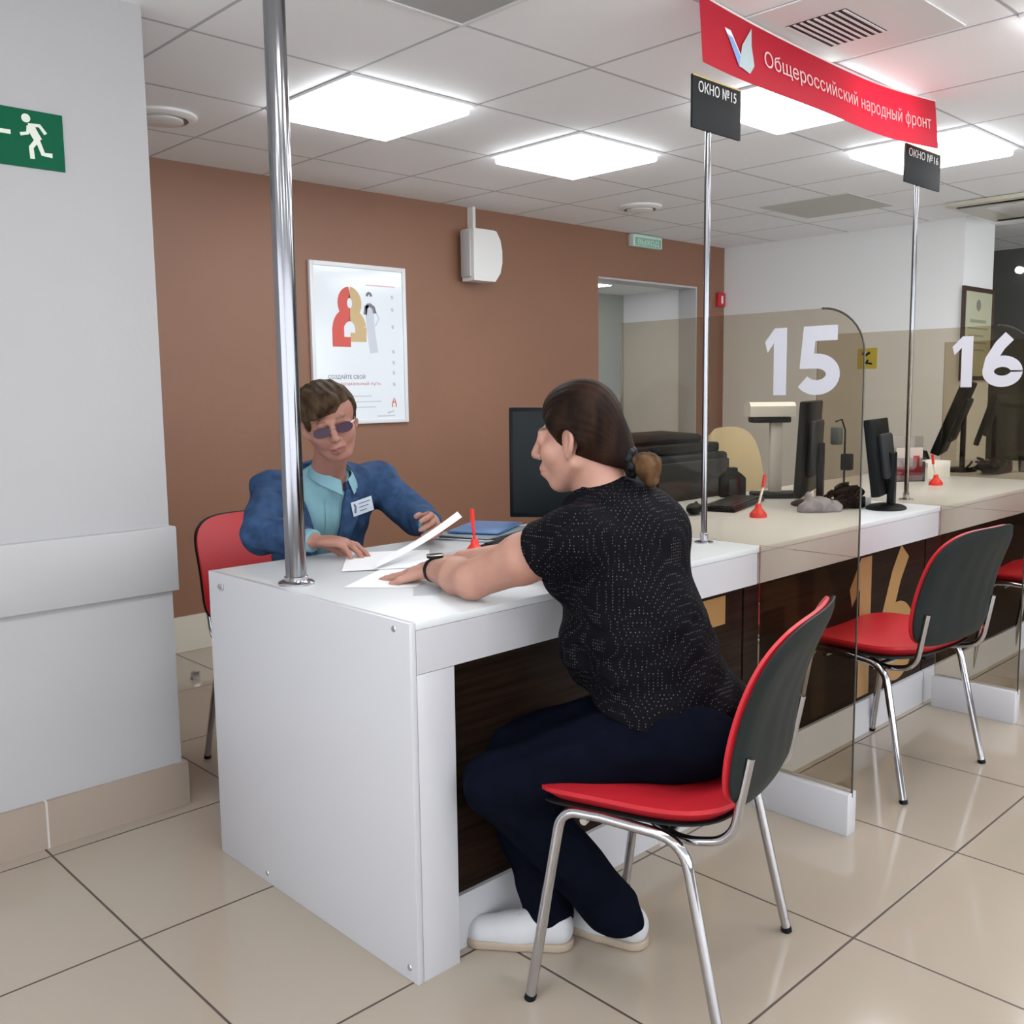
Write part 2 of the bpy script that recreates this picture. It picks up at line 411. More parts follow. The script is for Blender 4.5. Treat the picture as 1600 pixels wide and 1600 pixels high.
        for _ in range(smooth):
            a = np.zeros_like(V); dg = np.bincount(E.ravel(), minlength=len(V))[:, None]
            for i in range(3): a[:, i] = np.bincount(E[:, 0], V[E[:, 1], i], len(V)) + np.bincount(E[:, 1], V[E[:, 0], i], len(V))
            V = 0.5 * V + 0.5 * a / np.maximum(dg, 1)
        return V * h + lo, Q
    def build(s, name, mats, parent, origin=(0, 0, 0), matfn=None, smooth=2, label=None):
        V, Q = s.mesh(smooth); W = V - np.array(origin)
        me = bpy.data.meshes.new(name)
        me.vertices.add(len(W)); me.vertices.foreach_set('co', W.astype(np.float32).ravel())
        me.loops.add(len(Q) * 4); me.loops.foreach_set('vertex_index', Q.astype(np.int32).ravel())
        me.polygons.add(len(Q)); me.polygons.foreach_set('loop_start', np.arange(0, len(Q) * 4, 4, dtype=np.int32))
        me.update(calc_edges=True); me.validate()
        me.polygons.foreach_set('use_smooth', np.ones(len(me.polygons), bool))
        if not isinstance(mats, (list, tuple)): mats = [mats]
        for m in mats: me.materials.append(m)
        if matfn is not None:                      # per-vertex masks for lips and brows
            for nm, arr in matfn(V).items():
                at = me.attributes.new(nm, 'FLOAT', 'POINT'); at.data.foreach_set('value', arr.astype(np.float32))
        me.update()
        o = bpy.data.objects.new(name, me); COL.objects.link(o)
        if parent: o.parent = parent
        if label: o['label'] = label
        return o
def nrm(v): v = np.array(v, float); return v / np.linalg.norm(v)

# ================================================================== the room
H = 0.812; ZC = 2.418
struct('floor', MB().box((-5, -5.5, -0.1), (9.5, 6, 0)), M_floor)
struct('ceiling', MB().box((-5, -5.5, ZC), (9.5, 3.25, ZC + 0.1)), M_ceil)
YB = 3.05
wb = MB(); wb.box((-5, YB, 0), (4.09, YB + 0.15, ZC)); wb.box((4.09, YB, 2.085), (5.27, YB + 0.15, ZC)); wb.box((5.27, YB, 0), (5.8, YB + 0.15, ZC))
struct('wall_back', wb, M_brown)
struct('baseboard_back', MB().box((-3, YB - 0.015, 0), (4.09, YB, 0.178)), M_creamskirt)
# alcove behind the opening in the brown wall
_l = thing('ceiling_light', 'lit square ceiling light inside the alcove behind the brown wall', 'ceiling light', (4.3, 3.45, 2.074))  # lamp hidden from view, added to brighten the alcove
MB().box((-0.20, -0.20, -0.008), (0.20, 0.20, -0.001)).build('frame', mat('white_metal_frame', (0.78, 0.78, 0.78), 0.4), _l)
MB().box((-0.185, -0.185, -0.012), (0.185, 0.185, -0.008)).build('diffuser', M_light, _l)
al = MB(); al.box((5.27, YB + 0.15, 0), (5.35, 3.86, 2.12)); struct('wall_alcove_side', al, M_wallr)
struct('wall_alcove_end', MB().box((3.0, 3.80, 0), (5.27, 3.9, 2.12)), M_greywall)
struct('wall_alcove_left', MB().box((2.9, YB + 0.15, 0), (3.0, 3.9, 2.12)), M_wallr)
struct('ceiling_alcove', MB().box((2.9, YB + 0.15, 2.075), (5.35, 3.9, 2.12)), M_wallr)
struct('trim_1', MB().box((5.255, YB - 0.004, 0), (5.27, YB + 0.16, 2.085)).box((4.09, YB - 0.003, 2.072), (5.255, YB + 0.16, 2.085)), M_rail)
# right hand walls
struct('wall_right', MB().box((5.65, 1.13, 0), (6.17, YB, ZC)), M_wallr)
struct('wall_right_far', MB().box((7.6, -5.5, 0), (7.7, 3.0, ZC)), M_dkwall)
struct('wall_right_return', MB().box((6.17, 2.9, 0), (7.6, 3.0, ZC)), M_dkwall)
# unseen glazed sides behind and left of the camera, added for daylight: sills, mullions, panes
M_pane = glass_mat('window_glass', (0.98, 0.99, 0.99), 0.5)
def glazed(n, p0, p1, side):
    (x0, y0), (x1, y1) = p0, p1; L = math.hypot(x1 - x0, y1 - y0); Mx = frame((x0, y0, 0), (x1 - x0, y1 - y0, 0), (0, 0, 1))
    w_ = MB(); w_.box((0, 0, -0.1), (L, 0.35, 0.1), 0, 0, Mx).box((0, 2.36, -0.1), (L, ZC, 0.1), 0, 0, Mx); struct('wall_' + side, w_, M_wall)
    f_ = MB(); k_ = max(2, round(L / 1.5))
    for q in range(k_ + 1): f_.box((q * L / k_ - 0.035, 0.35, -0.04), (q * L / k_ + 0.035, 2.36, 0.04), 0, 0, Mx)
    struct('window_%d' % n, f_, M_rail)
    struct('window_%d' % (n + 1), MB().box((0, 0.35, -0.004), (L, 2.36, 0.004), 0, 0, Mx), M_pane)
glazed(1, (-5, -5.45), (7.6, -5.45), 'behind_camera')
glazed(3, (-4.95, YB), (-4.95, -5.4), 'left_far')
# near white wall on the left with its rail and tile skirting
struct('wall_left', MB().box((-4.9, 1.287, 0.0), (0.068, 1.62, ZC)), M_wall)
struct('baseboard_left', MB().box((-4.9, 1.272, 0), (0.083, 1.63, 0.139)), M_skirt)
struct('trim_2', MB().box((-4.9, 1.265, 0.693), (0.082, 1.64, 0.893), 0.004), M_rail)

# ------------------------------------------------------------------ ceiling fittings
M_frame = mat('white_metal_frame', (0.78, 0.78, 0.78), 0.4)
M_off = mat('unlit_diffuser', (0.42, 0.44, 0.45), 0.35)
def ceiling_light(x, y, label, lit=True, group=None):
    t = thing('ceiling_light', label, 'ceiling light', (x + 0.3, y + 0.3, ZC), 0, group)
    f = MB()
    for a in (-1, 1):
        f.box((min(a * 0.282, a * 0.297), -0.297, -0.010), (max(a * 0.282, a * 0.297), 0.297, 0.0))
        f.box((-0.282, min(a * 0.282, a * 0.297), -0.010), (0.282, max(a * 0.282, a * 0.297), 0.0))
    f.build('frame', M_frame, t)
    MB().box((-0.278, -0.278, -0.042 if lit else -0.007), (0.278, 0.278, -0.001), 0.012 if lit else 0).build('diffuser', M_light if lit else M_off, t)
    return t
ceiling_light(0.859, 1.375, 'large lit square ceiling light, nearest the chrome pole on the left')
ceiling_light(2.059, 1.375, 'lit square ceiling light left of the black window sign, above the woman')
ceiling_light(2.059, 0.175, 'lit square ceiling light partly hidden behind the red banner and left black sign')
ceiling_light(3.259, 0.175, 'lit square ceiling light at right, behind the second black sign')
ceiling_light(0.259, 0.175, 'grey unlit square ceiling light panel at the top edge of the picture', False)
for i, (x, y) in enumerate([(4.459, -0.425), (-0.341, -1.025), (0.859, -1.025), (2.059, -1.025), (3.259, -1.025), (4.459, -1.025), (-1.541, -1.025),
                            (-0.341, -2.825), (1.459, -2.825), (3.259, -2.825), (5.659, -1.025), (-2.741, -1.025), (-2.141, -2.825)]):
    ceiling_light(x, y, 'lit square ceiling light of the hall beyond the picture frame', True, 'ceiling lights outside the view')

v = thing('ceiling_vent', 'square white ceiling air vent with black slots above the red banner', 'vent', (1.74, 0.0, ZC))
MB().box((-0.285, -0.285, -0.006), (0.285, 0.285, -0.001)).build('face_plate', M_frame, v)
MB().box((-0.135, -0.10, -0.008), (0.135, 0.10, -0.006)).build('backing', M_black, v)
for k in range(9):
    y = -0.094 + k * 0.0235
    MB().box((-0.135, y - 0.0042, -0.0105), (0.135, y + 0.0042, -0.008)).build('slat', M_frame, v)
for (x, y, lab) in ((0.60, 2.33, 'round white ceiling diffuser beside the white wall at left'), (3.66, 2.33, 'round white ceiling diffuser above the small exit sign')):
    d = thing('ceiling_diffuser', lab, 'ceiling vent', (x, y, ZC))
    MB().lathe([(0.0, -0.001), (0.135, -0.001), (0.135, -0.012), (0.120, -0.020), (0.10, -0.022)], n=40).build('rim', M_white, d)
    MB().lathe([(0.10, -0.022), (0.09, -0.006), (0.085, -0.006)], n=40).build('throat', M_dgrey if 0 else mat('grey_recess', (0.35, 0.35, 0.34), 0.6), d)
    MB().lathe([(0.078, -0.004), (0.082, -0.028), (0.06, -0.034), (0.0, -0.036)], n=40).build('centre_disc', M_white, d)
c = thing('air_conditioner', 'ceiling air conditioner with a dark slot, right of the second black sign', 'air conditioner', (5.45, 0.6, ZC))
MB().box((-0.42, -0.42, -0.03), (0.42, 0.42, -0.001), 0.01).build('panel', mat('ivory_plastic', (0.62, 0.60, 0.50), 0.4), c)
for q in (-1, 1): MB().box((q * 0.34 - 0.02, -0.37, -0.034), (q * 0.34 + 0.02, 0.37, -0.029)).build('air_slot', M_black, c)
MB().box((-0.24, -0.24, -0.036), (0.24, 0.24, -0.029), 0.004).build('grille', M_frame, c)
struct('trim_3', MB().box((4.26, 1.26, ZC - 0.004), (4.86, 1.86, ZC - 0.0005)), mat('stained_ceiling_tile', (0.60, 0.595, 0.56), 0.8))  # one ceiling tile in a darker, greyer tone

# ------------------------------------------------------------------ things on the walls
M_green = mat('green_sign', (0.0, 0.100, 0.045), 0.5, spec=0.15)
M_signw = mat('sign_cream', (0.72, 0.76, 0.66), 0.4)
s = thing('exit_sign', 'green exit sign with white running man and arrow on the left wall', 'sign', (-0.34, 1.287, 1.99))
MB().box((-0.14, -0.004, -0.076), (0.165, -0.0005, 0.076)).build('sign_plate', M_green, s)
Ms = frame((0, -0.0042, 0), (1, 0, 0), (0, 0, 1))
MB().ribbon([(-0.13, 0.010), (0.028, 0.010)], 0.011, 0.0012, Ms).ribbon([(-0.10, 0.035), (-0.13, 0.010), (-0.10, -0.015)], 0.011, 0.0012, Ms).build('arrow', M_signw, s)
pm = MB(); pm.prism(arc(0.069, 0.053, 0.0115, 0, 345, 15), 0, 0.0012, Ms)
for pts, wd in (([(0.078, 0.036), (0.088, 0.016), (0.098, -0.002)], 0.021), ([(0.074, 0.036), (0.103, 0.038), (0.118, 0.018)], 0.009), ([(0.075, 0.034), (0.071, 0.014), (0.052, 0.009)], 0.009),
                ([(0.096, -0.002), (0.108, -0.036), (0.132, -0.037)], 0.012), ([(0.094, -0.002), (0.078, -0.022), (0.080, -0.052)], 0.012)):
    pm.ribbon(pts, wd, 0.0012, Ms)
pm.build('running_figure', M_signw, s)

s = thing('exit_sign', 'small white and green exit sign high on the brown wall', 'sign', (4.59, YB, 2.365))
MB().box((-0.17, -0.05, -0.042), (0.17, -0.0, 0.045), 0.004).build('housing', mat('pale_green_acrylic', (0.62, 0.72, 0.66), 0.3), s)
MB().box((-0.15, -0.053, -0.036), (0.15, -0.0495, 0.022)).build('green_face', mat('pale_green_sign', (0.22, 0.52, 0.38), 0.35), s)
Ms = frame((-0.125, -0.0535, -0.026), (1, 0, 0), (0, 0, 1))
text_mb('ВЫХОД', 0.05, Ms, 0.001, 0.001, 0.25).build('lettering', M_white, s)

s = thing('wall_speaker', 'white curved wall loudspeaker hanging on the brown wall beside the poster', 'loudspeaker', (2.90, YB, 2.115))
body = [(0.0, 0.0)] + [(-0.03, 0.0)] + [(-0.03 - 0.10 * math.cos(math.radians(a)), 0.155 * math.sin(math.radians(a)) ) for a in []]
prof = [(-0.125, -0.155), (0.035, -0.155)] + [(0.035 + 0.10 * math.sin(math.radians(a)), -0.155 * math.cos(math.radians(a))) for a in range(10, 180, 10)] + [(0.035, 0.155), (-0.125, 0.155)]
mb = MB(); mb.prism([(-0.115, -0.155), (0.06, -0.155), (0.105, -0.10), (0.122, -0.035), (0.122, 0.035), (0.108, 0.10), (0.075, 0.15), (0.05, 0.155), (-0.115, 0.155)], -0.145, -0.035, frame((0, 0, 0), (1, 0, 0), (0, 0, 1)) @ Matrix.Rotation(0, 4, 'X') @ Matrix.Diagonal((1, 1, -1, 1)))
mb.build('cabinet', M_white, s)
MB().box((-0.135, -0.13, -0.135), (-0.114, -0.04, 0.15), 0.01).build('side_grille', mat('light_grey_grille', (0.5, 0.5, 0.5), 0.5), s)
MB().box((-0.06, -0.04, -0.09), (0.05, 0.0, 0.09), 0.004).build('bracket', M_white, s)
MB().box((-0.035, -0.05, 0.15), (-0.012, -0.0, 0.302)).build('cable_duct', M_white, s)
s = thing('fire_call_point', 'small red fire alarm button on the brown wall near the corner', 'alarm button', (5.70 - 0.12, YB, 2.0))
MB().box((-0.05, -0.03, -0.055), (0.05, 0, 0.055), 0.006).build('case', mat('red_alarm_plastic', (0.55, 0.02, 0.03), 0.35), s)
MB().box((-0.012, -0.032, -0.03), (0.012, -0.0295, 0.03)).build('mark', M_white, s)

# poster
s = thing('poster', 'white framed poster with a red and gold figure eight on the brown wall', 'poster', (2.03, YB, 1.56))
W2, H2 = 0.325, 0.447
MB().box((-W2 + 0.02, -0.016, -H2 + 0.02), (W2 - 0.02, -0.004, H2 - 0.02)).build('print', mat('poster_paper', (0.84, 0.90, 0.95), 0.10), s)
f = MB()
f.box((-W2, -0.024, -H2), (-W2 + 0.024, 0, H2), 0.003); f.box((W2 - 0.024, -0.024, -H2), (W2, 0, H2), 0.003)
f.box((-W2 + 0.024, -0.0235, -H2), (W2 - 0.024, 0, -H2 + 0.024), 0.002); f.box((-W2 + 0.024, -0.0235, H2 - 0.024), (W2 - 0.024, 0, H2), 0.002)
f.build('frame', mat('white_aluminium', (0.80, 0.82, 0.85), 0.3), s)
# poster px frame: u 0..1 across, v 0..1 down
Mp = frame((-W2, -0.0165, H2), (1, 0, 0), (0, 0, 1))
def PP(u, v): return (u * 2 * W2, -v * 2 * H2)
red = mat('poster_red', (0.68, 0.10, 0.08), 0.5); gold = mat('poster_gold', (0.62, 0.46, 0.24), 0.5)
lg = mat('poster_light_grey', (0.55, 0.60, 0.64), 0.5); dg = mat('poster_dark', (0.10, 0.08, 0.12), 0.5)
def poster_part(name, strokes, m, z=0.0006):
    mb = MB()
    for pts, wd in strokes: mb.ribbon([PP(*p) for p in pts], wd, z, Mp)
    return mb.build(name, m, s)
def Parc(cu, cv, ru, rv, a0, a1, n=12): return [(cu + ru * math.cos(math.radians(a0 + (a1 - a0) * i / n)), cv - rv * math.sin(math.radians(a0 + (a1 - a0) * i / n))) for i in range(n + 1)]
poster_part('red_half', [(Parc(0.395, 0.245, 0.075, 0.068, 90, 270), 0.062), (Parc(0.395, 0.41, 0.125, 0.095, 90, 180), 0.075), ([(0.27, 0.40), (0.27, 0.515)], 0.078), ([(0.21, 0.485), (0.395, 0.485)], 0.055)], red)
poster_part('gold_half', [(Parc(0.395, 0.245, 0.075, 0.068, 90, -90), 0.062), (Parc(0.395, 0.41, 0.11, 0.095, 90, 10), 0.075), ([(0.505, 0.39), (0.505, 0.44)], 0.075), ([(0.395, 0.455), (0.56, 0.455)], 0.05)], gold)
poster_part('figure_hair', [(Parc(0.60, 0.195, 0.022, 0.02, 0, 180, 8), 0.016)], mat('poster_plum', (0.22, 0.19, 0.24), 0.5))
poster_part('figure_jacket', [([(0.60, 0.245), (0.565, 0.265), (0.555, 0.31)], 0.022), ([(0.60, 0.245), (0.645, 0.265), (0.655, 0.30)], 0.022)], mat('poster_plum', (0.22, 0.19, 0.24), 0.5))
poster_part('figure_light', [([(0.60, 0.25), (0.61, 0.40), (0.64, 0.55)], 0.055), ([(0.66, 0.28), (0.70, 0.33), (0.66, 0.38)], 0.008)], mat('poster_pale_blue', (0.60, 0.66, 0.74), 0.5))
poster_part('header_rule', [([(0.57, 0.125), (0.88, 0.125)], 0.006)], mat('poster_pink', (0.75, 0.45, 0.47), 0.5))
for v0 in (0.18, 0.26, 0.37, 0.53, 0.60, 0.665, 0.74): poster_part('icon', [([(0.845, v0), (0.855, v0 + 0.022)], 0.014)], lg)
Mt = frame((-W2, -0.0165, H2), (1, 0, 0), (0, 0, 1))
def ptext(name, body, u, vv, wd, sz, m): text_mb(body, sz, Matrix.Translation((0, 0, 0)) @ frame((-W2 + u * 2 * W2, -0.0165, H2 - vv * 2 * H2), (1, 0, 0), (0, 0, 1)), 0.0006, 0.0, wd * 2 * W2).build(name, m, s)
ptext('heading', 'СОЗДАЙТЕ СВОЙ', 0.155, 0.715, 0.38, 0.030, mat('poster_navy', (0.14, 0.14, 0.22), 0.5))
ptext('subheading', 'социальный путь', 0.28, 0.755, 0.42, 0.026, mat('poster_rose', (0.62, 0.22, 0.28), 0.5))
poster_part('body_text', [([(0.38, 0.825), (0.60, 0.825)], 0.005), ([(0.40, 0.86), (0.70, 0.86)], 0.005), ([(0.42, 0.895), (0.64, 0.895)], 0.005), ([(0.66, 0.955), (0.85, 0.955)], 0.006), ([(0.77, 0.935), (0.84, 0.925)], 0.008)], lg)
poster_part('drop_emblem', [(Parc(0.845, 0.885, 0.022, 0.02, -40, 220), 0.006), ([(0.828, 0.865), (0.845, 0.84), (0.862, 0.865)], 0.006)], red)

# certificate on the end of the right hand wall
s = thing('certificate', 'dark framed cream certificate on the end of the white wall', 'picture frame', (5.90, 1.13, 1.64))
MB().box((-0.25, -0.012, -0.30), (0.25, -0.004, 0.30)).build('paper', mat('cream_certificate', (0.50, 0.50, 0.36), 0.3), s)
f = MB(); f.box((-0.27, -0.02, -0.32), (-0.24, 0, 0.32)); f.box((0.24, -0.02, -0.32), (0.27, 0, 0.32)); f.box((-0.24, -0.0195, 0.29), (0.24, 0, 0.32)); f.box((-0.24, -0.0195, -0.32), (0.24, 0, -0.29))
f.build('frame', mat('dark_wood_frame', (0.06, 0.035, 0.025), 0.35), s)
Ms = frame((0, -0.0125, 0), (1, 0, 0), (0, 0, 1))
MB().prism(arc(0.0, 0.20, 0.04, 0, 345, 15), 0, 0.001, Ms).build('crest', mat('cert_grey', (0.22, 0.22, 0.17), 0.5), s)
mb = MB()
for k, (a, b) in enumerate([(-0.14, 0.14), (-0.18, 0.18), (-0.16, 0.10), (-0.18, 0.16), (-0.12, 0.12)]): mb.ribbon([(a, 0.09 - k * 0.05), (b, 0.09 - k * 0.05)], 0.022 if k == 0 else 0.01, 0.001, Ms)
mb.build('printed_lines', mat('cert_olive', (0.28, 0.29, 0.19), 0.5), s)
s = thing('warning_sign', 'small yellow sign with black symbols on the white wall, right of the 15', 'sign', (5.65, 1.80, 1.49))
MB().box((-0.003, -0.075, -0.075), (-0.0005, 0.075, 0.075)).build('plate', mat('yellow_sign', (0.62, 0.52, 0.05), 0.4), s)
Ms = frame((-0.0032, 0.06, -0.06), (0, -1, 0), (0, 0, 1))
MB().ribbon([(0.02, 0.10), (0.05, 0.085), (0.08, 0.105)], 0.02, 0.001, Ms).ribbon([(0.04, 0.02), (0.07, 0.05), (0.05, 0.03), (0.10, 0.02)], 0.014, 0.001, Ms).build('symbol', M_black, s)
s = thing('wall_lamp', 'small bright spot on the dark grey far wall at the right edge', 'lamp', (7.55, 1.42, 2.23))
MB().lathe([(0, 0), (0.03, 0), (0.03, 0.05), (0, 0.05)], M=Matrix.Rotation(-PI / 2, 4, 'Y')).build('bulb', emit_mat('small_lamp', (1, 0.97, 0.9), 1.0), s)
s = tag(MB().box((-0.018, -0.012, 0), (0.018, 0.012, 0.035), 0.004).build('door_stop', M_steel), 'small metal door stop on the floor between the wall and the counter', 'door stop')
s.location = (0.72, 2.55, 0.0)

# ================================================================== counter
def desk_unit(x0, x1, label, first=False):
    t = thing('reception_desk', label, 'desk', (x0, 0, 0))
    L = x1 - x0; a = 0.122 if first else 0.0
    MB().box((a, 0.052, 0.13), (L - 0.001, 0.070, 0.70)).build('front_panel', M_wenge, t, 'dark wenge front panel')
    MB().box((a, 0.040, 0.0), (L - 0.001, 0.072, 0.132)).build('plinth', M_lam, t)
    MB().box((0.017 if first else 0.001, 0.0, 0.698), (L - 0.001, 0.020, 0.794)).build('apron', M_lam, t)
    if first:
        MB().box((0.0, 0.0, 0.0), (0.016, 0.90, 0.812), 0.0012).build('end_panel', M_lam, t)
        MB().box((0.0175, 0.001, 0.0), (0.122, 0.895, 0.6965), 0.001).build('leg_box', M_lam, t)
        for y, z in ((0.842, 0.775), (0.055, 0.792), (0.03, 0.03), (0.645, 0.026)):
            e = MB().lathe([(0.0, 0.0025), (0.006, 0.002), (0.0075, 0.0)], (0, y, z), 16, M=Matrix.Rotation(-PI / 2, 4, 'Y')).build('screw_cap', M_steel, t)
        MB().box((-0.004, 0.815, 0.768), (0, 0.838, 0.783), 0.001).build('bracket_clip', M_steel, t)
    return t
d1 = desk_unit(0, 1.335, 'white counter section where the woman sits, with tall white end panel', True)
d2 = desk_unit(1.345, 2.655, 'counter section between the 15 and 16 glass screens, dark front')
d3 = desk_unit(2.665, 3.975, 'counter section right of the 16 glass screen')
d4 = desk_unit(3.985, 5.3, 'farthest counter section at the right, past the third glass screen')
MB().box((0.0165, 0.0, 0.7945), (5.3, 0.90, H), 0.0015).build('worktop', M_top)
tag(bpy.data.objects['worktop'], 'long white worktop running along all counter sections', 'worktop')

def numerals(kind, M, w, h, st, m, parent, name, dpt=0.001):
    """'15' or '16' as bold strokes in a box w x h"""
    mb = MB(); sw = st
    one = w * 0.30
    mb.prism([(one - sw, 0), (one, 0), (one, h), (one - sw * 0.95, h), (0, h * 0.80), (sw * 0.22, h * 0.80 - sw * 0.75), (one - sw, h * 0.80 - sw * 0.1)], 0, dpt + 0.0001 * len(mb.f) % 0.0009, M)
    r = (w - one - sw * 0.9) / 2; cx = w - r
    if kind == 5:
        ry = h * 0.30
        pts = arc(cx - r * 0.10, ry, r * 1.1 - sw / 2, -148, 92, 22, ry - sw / 2 + 0.0)
        mb.ribbon(pts, sw, dpt, M)
        mb.ribbon([(cx - r * 0.10, 2 * ry - sw / 2), (cx - r * 0.62, 2 * ry - sw * 0.5)], sw, dpt, M)
        mb.prism([(cx - r * 0.92, 2 * ry - sw), (cx - r * 0.92 + sw * 0.95, 2 * ry - sw), (cx - r * 0.70 + sw * 0.90, h), (cx - r * 0.74, h)], 0, dpt + 0.0001 * len(mb.f) % 0.0009, M)
        mb.prism([(cx - r * 0.74, h - sw), (cx + r * 0.86, h - sw), (cx + r * 0.86, h), (cx - r * 0.74, h)], 0, dpt + 0.0001 * len(mb.f) % 0.0009, M)
    else:
        ry = h * 0.30
        mb.ribbon(arc(cx, ry, r - sw / 2, -4, 364, 34, ry - sw / 2), sw, dpt, M)
        mb.ribbon([(cx - r + sw / 2, ry), (cx - r * 0.80 + sw * 0.35, ry * 1.75), (cx - r * 0.35 + sw * 0.35, h * 0.80), (cx + r * 0.30, h * 0.97)], sw, dpt, M)
    return mb.build(name, m, parent)
for t, knd, x0 in ((d1, 5, 0.76), (d2, 6, 2.03 - 1.345)):
    numerals(knd, frame((x0, 0.0515, 0.145), (1, 0, 0), (0, 0, 1)), 0.55 if knd == 6 else 0.50, 0.525, 0.088, M_tan, t, 'numeral_decal', 0.001)

def divider(x, num, label, ylow=-0.32, yhi=0.55):
    t = thing('glass_screen', label, 'screen', (x, 0, 0))
    # pane lies in the plane x; polygon in (y,z)
    zt = 1.515; out = rect_poly(0, 0, yhi - ylow, zt - 0.112, 0.13, 10, (0, 0, 0, 1))
    Mx = frame((0.004, ylow, 0.112), (0, 1, 0), (0, 0, 1))     # local z = +x
    # notch round the worktop: pane split in front of and above the counter
    lowf = [(0, 0.0), (-ylow - 0.003, 0.0), (-ylow - 0.003, 0.71), (0, 0.71)]
    out = [(p[0], max(p[1], 0.7045)) for p in out]
    MB().prism(out, -0.004, 0.004, Mx).build('upper_pane', M_glass, t)
    MB().prism([(0, 0.0), (-ylow - 0.003, 0.0), (-ylow - 0.003, 0.704), (0, 0.704)], -0.004, 0.004, Mx).build('lower_pane', M_glass, t)
    ed = MB(); e = [(-0.0005, 0), (-0.0005, 1.403 - 0.13)] + [(0.13 - 0.1305 * math.cos(a), 1.403 - 0.13 + 0.1305 * math.sin(a)) for a in [i / 10 * PI / 2 for i in range(11)]]
    ed.tube([Mx @ Vector((a, b, 0)) for a, b in e], 0.0030, 6)
    ed.build('edge', M_gedge, t)
    MB().box((-0.022, ylow - 0.002, 0.0), (0.028, -0.002, 0.125), 0.002).build('foot', M_lam, t, 'white block foot on the floor')
    if num:
        numerals(num, frame((-0.0012, -0.012 if num == 5 else -0.026, 1.272 if num == 5 else 1.285), (0, -1, 0), (0, 0, 1)), 0.24 if num == 5 else 0.26, 0.195, 0.042, M_num, t, 'numerals')
    return t
divider(1.34, 5, 'tinted glass screen with white number 15 between two counter windows')
divider(2.66, 6, 'tinted glass screen with white number 16 at the right edge')
divider(3.98, None, 'tinted glass screen without number, farthest along the counter')

# ------------------------------------------------------------------ posts, signs, banner
t = thing('chrome_pole', 'thick chrome pole rising from the worktop to the ceiling in front of the man', 'pole', (0.068, 0.555, H))
MB().cyl((0, 0, 0.008), (0, 0, ZC - H), 0.0265, 40).build('tube', M_pole, t)
MB().lathe([(0.0, 0.0), (0.046, 0.0), (0.046, 0.005), (0.040, 0.009), (0.030, 0.012), (0.030, 0.020), (0.0265, 0.022)], n=40).build('flange', M_chrome, t)
def sign_post(x, y, ztop, text, label, w=0.26, hh=0.155, dx=0.03):
    t = thing('sign_post', label, 'sign post', (x, y, H))
    MB().cyl((0, 0, 0.004), (0, 0, ztop - H + 0.02), 0.0095, 20).build('tube', M_pole, t)
    MB().lathe([(0.0, 0.0), (0.030, 0.0), (0.030, 0.004), (0.013, 0.008), (0.013, 0.03), (0.0095, 0.032)], n=28).build('flange', M_chrome, t)
    z0 = ztop - H
    p = MB().box((-w / 2 + dx, -0.012, z0), (w / 2 + dx, -0.004, z0 + hh), 0.001).build('sign_plate', mat('black_sign', (0.012, 0.013, 0.014), 0.6, spec=0.2), t)
    text_mb(text, 0.042, frame((-w / 2 + dx + 0.028, -0.0122, z0 + hh - 0.045), (1, 0, 0), (0, 0, 1)), 0.001, 0.0004, w - 0.055).build('lettering', mat('sign_lettering', (0.6, 0.6, 0.6), 0.5), p)
    MB().box((-w / 2 + dx, -0.0125, z0 + hh - 0.004), (w / 2 + dx, -0.0119, z0 + hh)).build('gold_edge', mat('gold_edge', (0.5, 0.36, 0.10), 0.4), p)
    return t
sign_post(1.30, 0.172, 2.055, 'ОКНО №15', 'thin chrome post with a black window sign, nearer one under the banner start', 0.25, 0.15, 0.03)
sign_post(2.82, 0.21, 2.105, 'ОКНО №16', 'thin chrome post with a black window sign, farther one under the banner end', 0.33, 0.15, 0.03)

YBN = 0.13
bt = thing('banner', 'red cloth banner with white Cyrillic words hanging from the ceiling', 'banner', (2.0, YBN, ZC))
BX0, BX1 = 1.195, 2.775
def bsag(u, v):           # u 0..1 along, v 0..1 down -> world (relative to bt)
    x = BX0 + (BX1 - BX0) * u; 
    x += 0.03 * v * (1 - u) + 0.035 * v * u
    sag = 0.035 * math.sin(PI * u) ** 1.0
    hgt = 0.178
    z = -0.004 - sag - hgt * v + 0.010 * math.sin(PI * u) * v
    yy = 0.012 * math.sin(u * 9 + 1.0) * (0.4 + 0.6 * v)
    return Vector((x - 2.0, yy, z))
NU, NV = 60, 8; vs = []; fs = []
for sgn in (-1, 1):
    for j in range(NV + 1):
        for i in range(NU + 1): vs.append(bsag(i / NU, j / NV) + Vector((0, sgn * 0.0006, 0)))
B0 = (NU + 1) * (NV + 1)
for j in range(NV):
    for i in range(NU):
        a = j * (NU + 1) + i; fs.append((a, a + 1, a + NU + 2, a + NU + 1)); fs.append((B0 + a, B0 + a + NU + 1, B0 + a + NU + 2, B0 + a + 1))
def banner_mat():
    m = bpy.data.materials.new('red_banner_cloth'); m.use_nodes = True; N = m.node_tree.nodes; L = m.node_tree.links
    b = N['Principled BSDF']; b.inputs['Base Color'].default_value = (0.50, 0.014, 0.036, 1); b.inputs['Roughness'].default_value = 0.55
    tr = N.new('ShaderNodeBsdfTranslucent'); tr.inputs[0].default_value = (0.95, 0.015, 0.20, 1)
    mx = N.new('ShaderNodeMixShader'); mx.inputs[0].default_value = 0.45
    L.new(b.outputs[0], mx.inputs[1]); L.new(tr.outputs[0], mx.inputs[2]); L.new(mx.outputs[0], N['Material Output'].inputs[0])
    return m
mb = MB(); mb.add(vs, fs, 0, True); mb.build('cloth', banner_mat(), bt)
hem = MB()
hem.tube([bsag(i / NU, 0) + Vector((0, -0.001, 0.001)) for i in range(NU + 1)], 0.003, 6).build('white_hem', M_white, bt)
